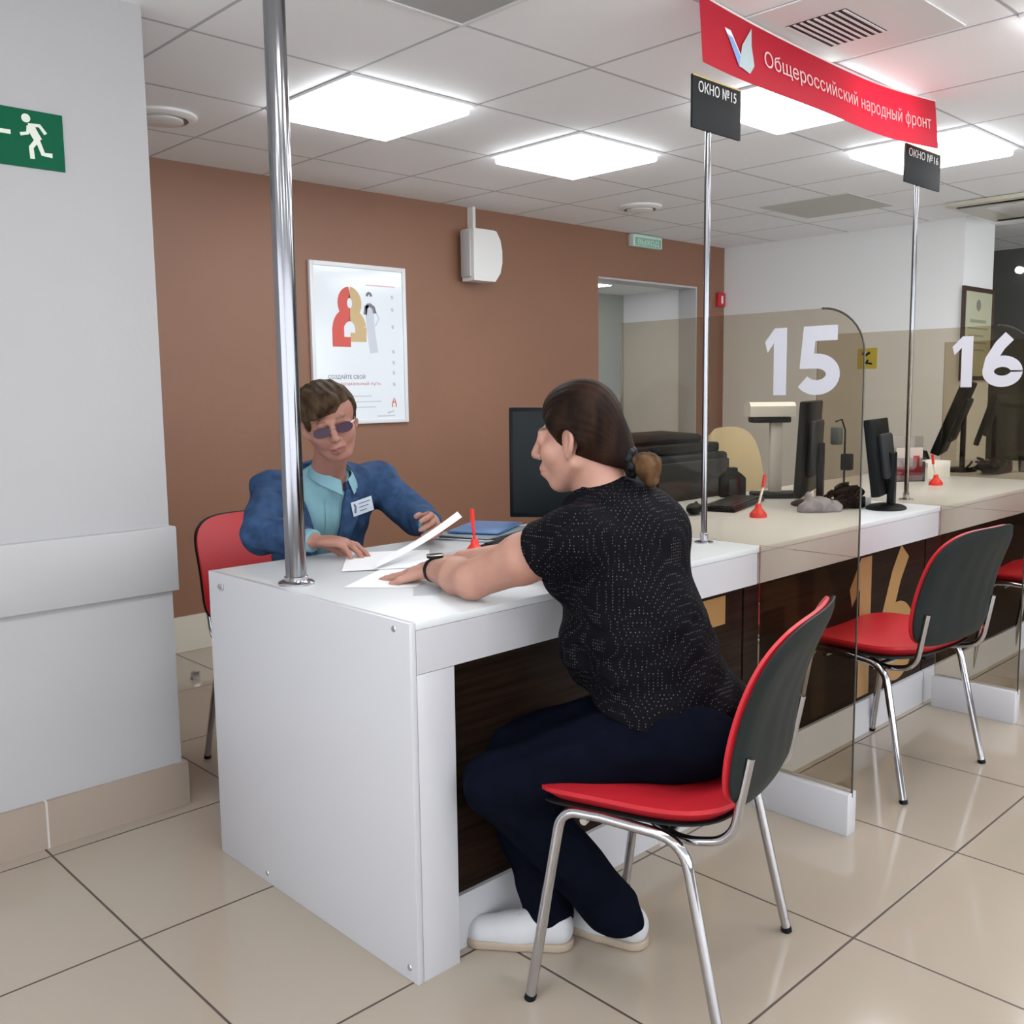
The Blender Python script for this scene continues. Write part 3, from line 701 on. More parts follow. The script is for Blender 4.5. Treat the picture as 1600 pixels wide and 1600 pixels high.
def wrap(mb, name, m):
    mb.v = [tuple(bsag((v[0]), v[1]) + Vector((0, -0.0035 - v[2], 0))) for v in mb.v]; return mb.build(name, m, bt)
tm = text_mb('Общероссийский народный фронт', 1.0, Matrix.Identity(4), 0.0008, 0.0)
xs = [v[0] for v in tm.v]; X1 = max(xs)
tm.v = [(0.205 + 0.760 * v[0] / X1, 0.615 - v[1] * 0.36, v[2]) for v in tm.v]
wrap(tm, 'lettering', mat('banner_lettering', (0.72, 0.45, 0.46), 0.5))
for nm, pts, m in (('emblem_white', [(0.075, 0.30), (0.095, 0.30), (0.135, 0.72), (0.115, 0.74)], (0.75, 0.78, 0.82)), ('emblem_blue', [(0.083, 0.38), (0.10, 0.40), (0.140, 0.80), (0.118, 0.82)], (0.20, 0.33, 0.62)),
                   ('emblem_grey', [(0.118, 0.80), (0.130, 0.45), (0.165, 0.10), (0.162, 0.38), (0.168, 0.70), (0.152, 0.86)], (0.42, 0.50, 0.52))):
    e = MB(); n = len(pts); zz = {'emblem_white': 0.0004, 'emblem_blue': 0.0008, 'emblem_grey': 0.0012}[nm]
    e.add([(p[0], p[1], zz) for p in pts] , [tuple(range(n))]); wrap(e, nm, mat(nm, m, 0.5))

# ================================================================== chairs
def sheet(fn, nu, nv, th, mb, mi=0, nrmf=None):
    """closed slab: fn(u,v)->Vector front surface, offset along normal by th"""
    P = [[Vector(fn(i / nu, j / nv)) for i in range(nu + 1)] for j in range(nv + 1)]
    Nn = [[None] * (nu + 1) for _ in range(nv + 1)]
    for j in range(nv + 1):
        for i in range(nu + 1):
            a = P[j][min(i + 1, nu)] - P[j][max(i - 1, 0)]; b = P[min(j + 1, nv)][i] - P[max(j - 1, 0)][i]
            Nn[j][i] = a.cross(b).normalized() if a.cross(b).length > 1e-9 else Vector((0, 0, 1))
    vs = [P[j][i] for j in range(nv + 1) for i in range(nu + 1)]
    def prof(i, j):
        e = min(i, nu - i, j, nv - j); return 1.0 if e >= 2 else (0.80 if e == 1 else 0.25)
    vs += [P[j][i] - Nn[j][i] * (th * prof(i, j)) for j in range(nv + 1) for i in range(nu + 1)]
    o = (nu + 1) * (nv + 1); fs = []; W_ = nu + 1
    for j in range(nv):
        for i in range(nu):
            a = j * W_ + i; fs.append((a, a + 1, a + W_ + 1, a + W_)); fs.append((o + a, o + a + W_, o + a + W_ + 1, o + a + 1))
    for i in range(nu):
        fs.append((i + 1, i, o + i, o + i + 1)); a = nv * W_ + i; fs.append((a, a + 1, o + a + 1, o + a))
    for j in range(nv):
        a = j * W_; fs.append((a, a + W_, o + a + W_, o + a)); a = j * W_ + nu; fs.append((a + W_, a, o + a, o + a + W_))
    mb.add(vs, fs, mi, True); return mb
def sq(u, v, e=5.0):
    """map unit square to rounded (superellipse) shape, returns (-1..1, -1..1)"""
    a, b = 2 * u - 1, 2 * v - 1
    if abs(a) < 1e-6 and abs(b) < 1e-6: return 0.0, 0.0
    m = max(abs(a), abs(b)); r = (abs(a / m) ** e + abs(b / m) ** e) ** (1 / e); return a / r, b / r
def make_chair(label):
    t = thing('visitor_chair', label, 'chair', (0, 0, 0))
    def seat_top(u, v):
        a, b = sq(u, v, 4.5); x = a * 0.243; y = 0.02 + b * 0.222
        z = 0.462 + 0.012 * a * a - 0.018 * max(0, b) ** 3 + 0.020 * max(0, -b) ** 2.5; return (x, y, z)
    sheet(seat_top, 22, 20, 0.034, MB()).build('seat', M_red, t)
    def seat_bot(u, v):
        a, b = sq(u, v, 4.5); x = a * 0.236; y = 0.02 + b * 0.215
        return (x, y, 0.430 + 0.012 * a * a - 0.018 * max(0, b) ** 3 + 0.020 * max(0, -b) ** 2.5)
    sheet(seat_bot, 22, 20, 0.014, MB()).build('seat_shell', M_shell, t, 'dark underside of the seat')
    def back(u, v, off, sc):
        a, b = sq(u, v, 5.5 - 1.5 * v); hgt = 0.185; s_ = (b + 1) / 2
        x = a * (0.232 + 0.010 * (1 - s_)) * sc; zz = 0.672 + b * hgt * sc
        y = -0.215 - 0.10 * s_ - 0.025 * math.sin(PI * s_) * -1.0 + 0.030 * a * a - off
        return Vector((x, y, zz))
    sheet(lambda u, v: back(1 - u, v, 0.0, 1.0), 22, 20, 0.026, MB()).build('backrest', M_red, t)
    sheet(lambda u, v: back(1 - u, v, 0.015 + 0.0022 * (0.5 - 0.5 * math.cos(2 * PI * 5 * u)) * math.sin(PI * v), 1.012), 44, 20, 0.014, MB()).build('backrest_shell', M_shell, t, 'dark ribbed plastic back shell')
    rb = MB()
    fr = MB()
    for s in (-1, 1):
        leg_f = path([(s * 0.262, 0.215, 0.006), (s * 0.238, 0.150, 0.428), (s * 0.236, 0.06, 0.430)], 0.055, 8)
        leg_r = path([(s * 0.236, 0.06, 0.430), (s * 0.234, -0.115, 0.418), (s * 0.255, -0.205, 0.006)], 0.06, 8)
        MB().tube(leg_f, 0.0115, 14).build('leg', M_chrome, t)
        MB().tube(leg_r, 0.0115, 14).build('leg', M_chrome, t)
        MB().cyl((s * 0.2625, 0.2165, 0.0), (s * 0.2612, 0.213, 0.012), 0.0127, 14).build('foot_cap', M_black, t)
        MB().cyl((s * 0.2552, -0.206, 0.0), (s * 0.2545, -0.203, 0.012), 0.0127, 14).build('foot_cap', M_black, t)
        up_ = path([(s * 0.150, -0.02, 0.405), (s * 0.205, -0.10, 0.402), (s * 0.212, -0.205, 0.425), (s * 0.212, -0.238, 0.60)], 0.06, 8)
        MB().tube(up_, 0.0095, 12).build('back_support', M_chrome, t)
    MB().cyl((-0.236, 0.10, 0.412), (0.236, 0.10, 0.412), 0.0085, 12).cyl((-0.234, -0.07, 0.405), (0.234, -0.07, 0.405), 0.0085, 12).build('crossbar', M_chrome, t)
    MB().box((-0.03, -0.14, 0.402), (0.03, -0.05, 0.416), 0.003).build('bracket', M_black, t)
    return t
ch = make_chair('red visitor chair with chrome legs that the woman in black sits on')
ch.location = (0.455, -0.335, 0); ch.rotation_euler = (0, 0, math.radians(107 - 90))
for (x, y, a, lab) in ((1.925, -0.155, 85, 'empty red visitor chair with chrome legs between the 15 and 16 glass screens'),
                       (3.45, -0.16, 90, 'red visitor chair cut off by the right edge, past the 16 glass screen'),
                       (0.565, 1.40, 272, 'red chair behind the counter that the man in the blue jacket sits on')):
    c2 = copy_tree(ch, None, (x, y, 0), math.radians(a - 90)); c2['label'] = lab
for o in COL.objects:
    if o.name.startswith('visitor_chair') and o.type == 'EMPTY': o['group'] = 'red and chrome visitor chairs'

# beige office chair
t = thing('office_chair', 'beige leather office chair behind the counter next to the black printer', 'chair', (3.50, 1.28, 0), math.radians(180))
M_beige = mat('beige_leather', (0.56, 0.47, 0.30), 0.45, bump=(40, 0.1))
def bk(u, v):
    a, b = sq(1 - u, v, 3.6); s_ = (b + 1) / 2; return Vector((a * (0.27 - 0.05 * s_ * s_), -0.22 - 0.07 * s_ + 0.05 * a * a, 0.80 + b * 0.27))
sheet(bk, 20, 20, 0.06, MB()).build('backrest', M_beige, t)
def st(u, v):
    a, b = sq(u, v, 3.6); return Vector((a * 0.26, b * 0.24, 0.50 - 0.02 * max(0, b) ** 3))
sheet(st, 18, 18, 0.08, MB()).build('seat', M_beige, t)
MB().cyl((0, 0, 0.08), (0, 0, 0.43), 0.03).build('column', M_black, t)
for k in range(5):
    a = k * 2 * PI / 5; MB().tube([(0, 0, 0.10), (0.28 * math.cos(a), 0.28 * math.sin(a), 0.055)], 0.02, 8).build('base_arm', M_black, t)
    MB().cyl((0.28 * math.cos(a), 0.28 * math.sin(a) - 0.02, 0.027), (0.28 * math.cos(a), 0.28 * math.sin(a) + 0.02, 0.027), 0.027, 16).build('caster', M_black, t)
MB().tube(path([(0, -0.05, 0.43), (0, -0.26, 0.42), (0, -0.30, 0.60)], 0.06), 0.02, 10).build('back_bar', M_black, t)

# ================================================================== things on the counter
def monitor(label, x, y, ang, w=0.45, h=0.28, zc=0.25, tilt=0.0, base=0.12, thick=0.03, stand=True):
    """local: screen faces +Y"""
    t = thing('monitor', label, 'monitor', (x, y, H), ang)
    T = Matrix.Translation((0, 0, zc)) @ Matrix.Rotation(tilt, 4, 'X')
    MB().box((-w / 2, -thick * 0.5, -h / 2), (w / 2, thick * 0.5, h / 2), 0.006, 0, T).build('housing', M_black, t)
    MB().box((-w / 2 + 0.014, thick * 0.5, -h / 2 + 0.016), (w / 2 - 0.014, thick * 0.5 + 0.001, h / 2 - 0.014), 0, 0, T).build('display', M_blackg, t)
    MB().box((-w * 0.30, -thick * 0.5 - 0.025, -h * 0.30), (w * 0.30, -thick * 0.5 + 0.002, h * 0.30), 0.012, 0, T).build('back_cover', M_dgrey, t)
    MB().box((-0.028, -0.062, 0.012), (0.028, -0.036, zc + 0.02), 0.006).build('stand', M_black, t)
    MB().lathe([(0, 0), (base, 0), (base, 0.006), (base * 0.85, 0.014), (0.035, 0.022), (0, 0.022)], (0, -0.03, 0), 32, M=Matrix.Diagonal((1.0, 0.8, 1.0, 1))).build('base', M_black, t)
    return t
monitor('black monitor beside the woman\'s face, its screen turned to the man', 1.21, 0.69, math.radians(128), 0.375, 0.38, 0.235)
monitor('tall black monitor seen edge-on behind the number 15 and below it', 2.41, 0.44, math.radians(21), 0.44, 0.38, 0.235, 0.05)
monitor('smaller black monitor seen edge-on with round base, right of the tinted 15 screen', 2.47, 0.165, math.radians(13), 0.27, 0.30, 0.205, -0.13, 0.095, 0.035)
monitor('black monitor leaning back behind the number 16', 4.34, 0.63, math.radians(17), 0.46, 0.42, 0.30, 0.36, 0.12, 0.05)
monitor('second black monitor behind the leaning one at the right', 4.66, 0.58, math.radians(20), 0.34, 0.30, 0.28, 0.30, 0.10)

# printer
t = thing('printer', 'black printer with raised paper tray behind the counter beside the woman\'s hair', 'printer', (2.30, 1.12, 0.70))
MB().box((-0.34, -0.14, 0.0), (0.34, 0.25, 0.30), 0.015).build('body', M_dgrey, t)
MB().box((-0.20, -0.155, 0.05), (0.33, -0.138, 0.27), 0.006).build('front_door', mat('charcoal_panel', (0.035, 0.037, 0.037), 0.35), t)
MB().box((-0.33, -0.12, 0.30), (0.30, 0.22, 0.345), 0.012).build('scanner_lid', M_black, t)
MB().box((-0.28, -0.05, 0.345), (0.25, 0.20, 0.385), 0.02, 0, Matrix.Translation((0, 0, 0)) @ Matrix.Rotation(0.04, 4, 'X')).build('document_feeder', M_black, t)
MB().box((-0.32, -0.20, 0.10), (-0.22, -0.14, 0.12)).build('output_tray', M_dgrey, t)
t = thing('side_cabinet', 'low grey cabinet under the black printer', 'cabinet', (2.30, 1.12, 0))
MB().box((-0.40, -0.20, 0.0), (0.42, 0.30, 0.70), 0.003).build('body', mat('grey_laminate', (0.42, 0.42, 0.40), 0.4), t)
for k in range(2): 
    q = MB().box((-0.39 + k * 0.405, -0.215, 0.03), (0.005 + k * 0.405, -0.2, 0.68), 0.002).build('door', M_lam, t)
    MB().cyl((-0.05 + k * 0.12, -0.225, 0.4), (-0.05 + k * 0.12, -0.225, 0.5), 0.004, 8).build('handle', M_steel, q)

# document camera scanner
t = thing('document_scanner', 'white overhead document scanner on a slim column behind the 15 screen', 'scanner', (2.565, 0.685, H), math.radians(-44))
MB().box((-0.10, -0.08, 0.0), (0.10, 0.07, 0.022), 0.008).build('base', M_black, t)
MB().box((-0.027, -0.012, 0.02), (0.027, 0.025, 0.335), 0.008).build('column', M_white, t)
hd = MB().prism([(-0.055, 0.0), (0.05, 0.0), (0.062, 0.02), (0.055, 0.05), (0.03, 0.062), (-0.04, 0.062), (-0.062, 0.045)], -0.098, 0.098, frame((-0.03, 0, 0.355), (0, 1, 0), (0, 0, 1)))
hd.build('head', M_white, t)
MB().box((-0.115, -0.045, 0.328), (0.055, 0.045, 0.3555), 0.008).build('lamp_underside', M_black, t)

# keyboard etc.
def keyboard(x, y, a, label, L=0.44):
    t = thing('keyboard', label, 'keyboard', (x, y, H), a)
    MB().box((-L / 2, -0.072, 0.0), (L / 2, 0.072, 0.018), 0.004).build('case', M_black, t)
    k = MB()
    for r in range(5):
        for c_ in range(18):
            x0 = -L / 2 + 0.012 + c_ * (L - 0.024) / 18; y0 = -0.062 + r * 0.025
            k.box((x0 + 0.001, y0 + 0.001, 0.017), (x0 + (L - 0.024) / 18 - 0.002, y0 + 0.021, 0.0235))
    k.build('keys', M_dgrey, t); return t
keyboard(2.17, 0.64, math.radians(17), 'black keyboard lying behind the near thin chrome post')
keyboard(0.90, 0.565, math.radians(16), 'black keyboard beside the woman\'s forearm, behind the red pen stand', 0.33)
t = thing('mouse', 'black computer mouse at the foot of the near thin chrome post', 'mouse', (1.845, 0.60, H + 0.0105), math.radians(20))
MB().bm((lambda b: (bmesh.ops.create_uvsphere(b, u_segments=20, v_segments=12, radius=1.0), b)[1])(bmesh.new()), 0, True, Matrix.Translation((0, 0, 0.012)) @ Matrix.Diagonal((0.055, 0.030, 0.022, 1))).build('shell', M_black, t)
MB().cyl((0.025, -0.004, 0.031), (0.025, 0.004, 0.031), 0.006, 12).build('wheel', M_dgrey, t)
t = thing('desk_phone', 'black upright phone handset unit beside the beige chair', 'phone', (2.455, 0.835, H), math.radians(-45))
MB().prism([(-0.055, 0.0), (0.055, 0.0), (0.055, 0.085), (0.035, 0.105), (0.018, 0.115), (0.018, 0.13), (-0.018, 0.13), (-0.018, 0.115), (-0.035, 0.105), (-0.055, 0.085)], -0.03, 0.03, frame((0, 0, 0), (1, 0, 0), (0, 0, 1))).build('body', M_black, t)
MB().box((-0.02, -0.034, 0.01), (0.02, -0.029, 0.08), 0.002).build('keypad', M_dgrey, t)
def pen_stand(x, y, label, hgt=0.15, tilt=0.10, pen=M_redp):
    t = thing('pen_stand', label, 'pen stand', (x, y, H))
    MB().lathe([(0, 0), (0.032, 0), (0.032, 0.012), (0.024, 0.022), (0.013, 0.034), (0.010, 0.050), (0.006, 0.052)], n=28).build('base', M_redp, t)
    MB().tube([(0, 0, 0.04), (tilt * 0.3, 0, hgt * 0.7)], 0.0045, 10).build('pen', pen, t)
    MB().tube([(tilt * 0.3, 0, hgt * 0.7), (tilt * 0.42, 0, hgt)], 0.0065, 10).build('pen_cap', M_redp, t)
    MB().tube([(0.03, 0, 0.006)] + [(0.03 + 0.012 * math.sin(i * 0.9), 0.012 * math.cos(i * 1.1), 0.006) for i in range(10)], 0.0016, 6).build('cord', M_redp, t)
    return t
pen_stand(1.935, 0.375, 'red pen stand with upright red and white pen in front of the keyboard', 0.155, 0.10, M_white)
pen_stand(0.655, 0.53, 'red pen stand between the woman\'s watch and the man\'s left hand', 0.14, -0.02)
pen_stand(3.50, 0.37, 'red pen stand with white pen beside the far thin chrome post', 0.15, -0.12, M_white)

# pile of leads and adapters, bag, box
def squiggle(seed, n, R, zmax, r, m, t, name, sx=1.0, sy=1.0):
    rnd = random.Random(seed); P = [Vector((rnd.uniform(-R, R) * sx, rnd.uniform(-R, R) * sy, rnd.uniform(0.006, zmax))) for _ in range(n)]
    pts = []
    for i in range(1, n - 1): pts += bez((P[i - 1] + P[i]) / 2, P[i], (P[i] + P[i + 1]) / 2, 7)
    MB().tube(pts, r, 8).build(name, m, t)
t = thing('cable_pile', 'tangled pile of black cables and adapters under the tall monitor', 'cables', (2.42, 0.275, H))
for k in range(5): squiggle(k + 3, 13, 0.11, 0.10, 0.0055, M_black, t, 'cable', 1.0, 0.6)
for (a, b, c_) in ((-0.03, 0.0, 0.3), (0.05, 0.03, 1.0), (0.01, -0.04, 2.0)):
    MB().box((a - 0.035, b - 0.022, 0.0), (a + 0.035, b + 0.022, 0.045), 0.006, 0).build('power_adapter', M_black, t)
MB().box((0.055, -0.055, 0.0), (0.11, -0.015, 0.040), 0.008).build('white_plug', M_white, t, 'white plug')
S = SDF(0.003)
S.c((-0.07, 0, 0.015), (0.06, 0.01, 0.015), 0.024, 0.028, 0.02).e((-0.01, 0, 0.035), (0.055, 0.035, 0.026), k=0.02).e((-0.05, 0.0, 0.055), (0.014, 0.02, 0.03), k=0.015).fn(lambda X, Y, Z, F: np.maximum(F + 0.003 * np.sin(X * 75 + Z * 90 + 1) * np.sin(Y * 90 + X * 40) + 0.0012 * np.sin(X * 160 - Z * 120), -(Z - 0.0)))
t = thing('plastic_bag', 'small crumpled grey plastic bag on the worktop in front of the cables', 'bag', (2.22, 0.275, H), math.radians(-40))
S.build('bag', mat('grey_bag', (0.28, 0.28, 0.33), 0.22), t)
t = thing('webcam', 'small black webcam on a thin stand between the two monitors behind the 15 screen', 'webcam', (2.60, 0.38, H))
MB().cyl((0, 0, 0.0), (0, 0, 0.012), 0.035, 24).build('base', M_black, t)
MB().cyl((0, 0, 0.01), (0, 0, 0.20), 0.004, 10).tube(arc3 if False else [(0.0, 0.0, 0.20), (0.0, 0, 0.30), (-0.012, 0.01, 0.345), (-0.03, 0.03, 0.335)], 0.004, 8).build('stem', M_black, t)
MB().box((-0.055, 0.0, 0.24), (-0.012, 0.04, 0.315), 0.008).build('camera_body', mat('slate_plastic', (0.12, 0.14, 0.15), 0.4), t)
MB().box((0.0, -0.02, 0.13), (0.045, 0.02, 0.20), 0.006).build('cable_box', M_black, t)
t = thing('box', 'small white box below the leaning monitor, behind the far red pen stand', 'box', (3.86, 0.56, H), math.radians(-10))
MB().box((-0.10, -0.06, 0), (0.10, 0.06, 0.085), 0.002).build('carton', M_white, t)
MB().box((-0.10, -0.061, 0.055), (0.10, 0.061, 0.088), 0.002).build('lid', M_paper, t)
t = thing('brochure_holder', 'clear acrylic holder with a pink and white leaflet beside the far thin post', 'brochure holder', (3.60, 0.55, H), math.radians(-44))
MB().box((-0.075, -0.02, 0.0), (0.075, -0.016, 0.12)).box((-0.075, 0.016, 0.0), (0.075, 0.02, 0.225)).box((-0.075, -0.02, 0.0), (0.075, 0.02, 0.005)).box((-0.075, -0.02, 0), (-0.071, 0.02, 0.10)).box((0.071, -0.02, 0), (0.075, 0.02, 0.10)).build('holder', M_clear, t)
MB().box((-0.066, -0.006, 0.006), (0.066, 0.004, 0.17)).build('leaflets', mat('leaflet_pale', (0.62, 0.58, 0.62), 0.5), t)
MB().box((-0.066, -0.008, 0.03), (0.066, -0.006, 0.075)).box((0.02, -0.008, 0.075), (0.05, -0.006, 0.13)).build('leaflet_print', mat('leaflet_red', (0.5, 0.03, 0.05), 0.5), t)
t = thing('cable_pile', 'dark pile of cables and a phone under the leaning monitor at right', 'cables', (4.24, 0.40, H))
for k in range(4): squiggle(k + 23, 12, 0.13, 0.09, 0.006, M_black, t, 'cable', 1.2, 0.6)
MB().box((0.02, -0.06, 0), (0.20, 0.05, 0.07), 0.015).build('device', M_dgrey, t)
t = thing('webcam', 'black round webcam head on the worktop left of the leaning monitor', 'webcam', (3.98, 0.66, H))
MB().lathe([(0, 0), (0.05, 0), (0.055, 0.03), (0.045, 0.06), (0.05, 0.09), (0.035, 0.13), (0, 0.14)], n=24).build('head', M_black, t)
t = thing('cup', 'clear plastic cup of pens near the far monitors', 'cup', (4.50, 0.30, H))
MB().lathe([(0.0, 0.0), (0.032, 0.0), (0.038, 0.09), (0.036, 0.09), (0.031, 0.004), (0.0, 0.004)], n=24).build('wall', M_clear, t)

# papers, folders on the near desk
def paper(pts, label, z=None, th=0.0006, m=None, bend=None, name='paper_sheet', cat='paper'):
    """quad of 4 world corners bilinear, with optional bend offsets"""
    A, B, C_, D = [Vector(p) for p in pts]; cen = (A + B + C_ + D) / 4; nu = nv = 12
    up_ = (B - A).cross(D - A).normalized()
    if up_.z < 0: up_ = -up_
    def f(u, v):
        p = (A * (1 - u) + B * u) * (1 - v) + (D * (1 - u) + C_ * u) * v
        if bend: p = p + Vector(bend) * math.sin(PI * u)
        return p - cen
    vs = []; W_ = nu + 1
    for sg in (0, 1):
        for j in range(nv + 1):
            for i in range(nu + 1): vs.append(f(i / nu, j / nv) + up_ * th * sg)
    o = W_ * (nv + 1); fs = []
    for j in range(nv):
        for i in range(nu): a = j * W_ + i; fs += [(a, a + W_, a + W_ + 1, a + 1), (o + a, o + a + 1, o + a + W_ + 1, o + a + W_)]
    for i in range(nu): fs += [(i, i + 1, o + i + 1, o + i), (nv * W_ + i + 1, nv * W_ + i, o + nv * W_ + i, o + nv * W_ + i + 1)]
    for j in range(nv): fs += [(j * W_ + W_, j * W_, o + j * W_, o + j * W_ + W_), (j * W_ + nu, j * W_ + W_ + nu, o + j * W_ + W_ + nu, o + j * W_ + nu)]
    ob = MB().add(vs, fs, 0, False).build(name, m or M_paper); ob.location = cen
    return tag(ob, label, cat)
paper([(0.12, 0.42, H + .001), (0.24, 0.29, H + .001), (0.46, 0.42, H + .001), (0.34, 0.56, H + .001)], 'white sheet of paper under the woman\'s hand')
paper([(0.235, 0.60, H + .003), (0.44, 0.475, H + .003), (0.62, 0.70, H + .003), (0.42, 0.84, H + .003)], 'white sheet lying flat under the man\'s right hand')
paper([(0.300, 0.539, H + .010), (0.720, 0.661, 0.909), (0.737, 0.702, 0.921), (0.365, 0.607, H + .017)], 'white sheet held up at one end in the man\'s left hand', bend=(0, 0, -0.010))
t = thing('folder_stack', 'stack of grey plastic folders and documents by the base of the near monitor', 'folders', (0.955, 0.815, H), math.radians(20))
M_folder = mat('grey_blue_folder', (0.30, 0.36, 0.40), 0.3)
for k in range(4):
    MB().box((-0.15, -0.105, 0.004 * k), (0.15, 0.105, 0.004 * k + 0.0035), 0, 0, Matrix.Rotation(0.06 * ((k * 7) % 5 - 2), 4, 'Z')).build('folder', [M_folder, M_paper, M_dgrey, M_folder][k], t)
s_ = tag(MB().box((-0.13, -0.09, 0), (0.13, 0.09, 0.007), 0.002).build('folder', mat('blue_folder', (0.09, 0.20, 0.42), 0.35)), 'blue folder lying behind the red pen stand', 'folder'); s_.location = (0.975, 0.835, H + 0.0185); s_.rotation_euler = (0, 0, 0.5)
s_ = tag(MB().box((-0.045, -0.032, 0), (0.045, 0.032, 0.0012)).build('identity_card', mat('pale_card', (0.55, 0.62, 0.68), 0.3)), 'pale plastic card in front of the woman\'s wrist', 'card'); s_.location = (0.235, 0.235, H + 0.0008); s_.rotation_euler = (0, 0, 0.9)

# ================================================================== people
def skin_mat(name, c, c2, lipc=(0.36, 0.10, 0.085), browc=(0.10, 0.05, 0.03)):
    m = bpy.data.materials.new(name); m.use_nodes = True; N = m.node_tree.nodes; L = m.node_tree.links; b = N['Principled BSDF']
    tc = N.new('ShaderNodeTexCoord'); n = N.new('ShaderNodeTexNoise'); n.inputs['Scale'].default_value = 14; n.inputs['Detail'].default_value = 4
    L.new(tc.outputs['Object'], n.inputs['Vector']); r = N.new('ShaderNodeValToRGB'); r.color_ramp.elements[0].color = (*c, 1); r.color_ramp.elements[1].color = (*c2, 1)
    r.color_ramp.elements[0].position = 0.35; r.color_ramp.elements[1].position = 0.7; L.new(n.outputs['Fac'], r.inputs[0]); L.new(r.outputs[0], b.inputs['Base Color'])
    out = r.outputs[0]
    for nm, c3 in (('lip', lipc), ('brow', browc)):
        a = N.new('ShaderNodeAttribute'); a.attribute_name = nm; mx = N.new('ShaderNodeMix'); mx.data_type = 'RGBA'
        L.new(a.outputs['Fac'], mx.inputs[0]); L.new(out, mx.inputs['A']); mx.inputs['B'].default_value = (*c3, 1); out = mx.outputs['Result']
    L.new(out, b.inputs['Base Color'])
    b.inputs['Roughness'].default_value = 0.5; b.inputs['Subsurface Weight'].default_value = 0.08; b.inputs['Subsurface Radius'].default_value = (0.02, 0.008, 0.004)
    return m
M_skinW = skin_mat('skin_light', (0.47, 0.255, 0.190), (0.40, 0.195, 0.145))
M_skinM = skin_mat('skin_rosy', (0.38, 0.185, 0.135), (0.32, 0.135, 0.10), (0.20, 0.065, 0.055))
M_eye = mat('eye_white', (0.75, 0.73, 0.70), 0.2)
M_iris = mat('iris', (0.05, 0.04, 0.035), 0.15)
def hair_mat(name, c1, c2, scale):
    m = bpy.data.materials.new(name); m.use_nodes = True; N = m.node_tree.nodes; L = m.node_tree.links; b = N['Principled BSDF']
    tc = N.new('ShaderNodeTexCoord'); mp = N.new('ShaderNodeMapping'); mp.inputs['Scale'].default_value = scale
    n = N.new('ShaderNodeTexNoise'); n.inputs['Scale'].default_value = 30; n.inputs['Detail'].default_value = 5
    L.new(tc.outputs['Object'], mp.inputs[0]); L.new(mp.outputs[0], n.inputs['Vector'])
    r = N.new('ShaderNodeValToRGB'); r.color_ramp.elements[0].color = (*c1, 1); r.color_ramp.elements[1].color = (*c2, 1)
    r.color_ramp.elements[0].position = 0.35; r.color_ramp.elements[1].position = 0.68
    L.new(n.outputs['Fac'], r.inputs[0]); L.new(r.outputs[0], b.inputs['Base Color'])
    bp = N.new('ShaderNodeBump'); bp.inputs['Strength'].default_value = 0.6; bp.inputs['Distance'].default_value = 0.004
    L.new(n.outputs['Fac'], bp.inputs['Height']); L.new(bp.outputs[0], b.inputs['Normal'])
    b.inputs['Roughness'].default_value = 0.60; b.inputs['Specular IOR Level'].default_value = 0.10
    return m

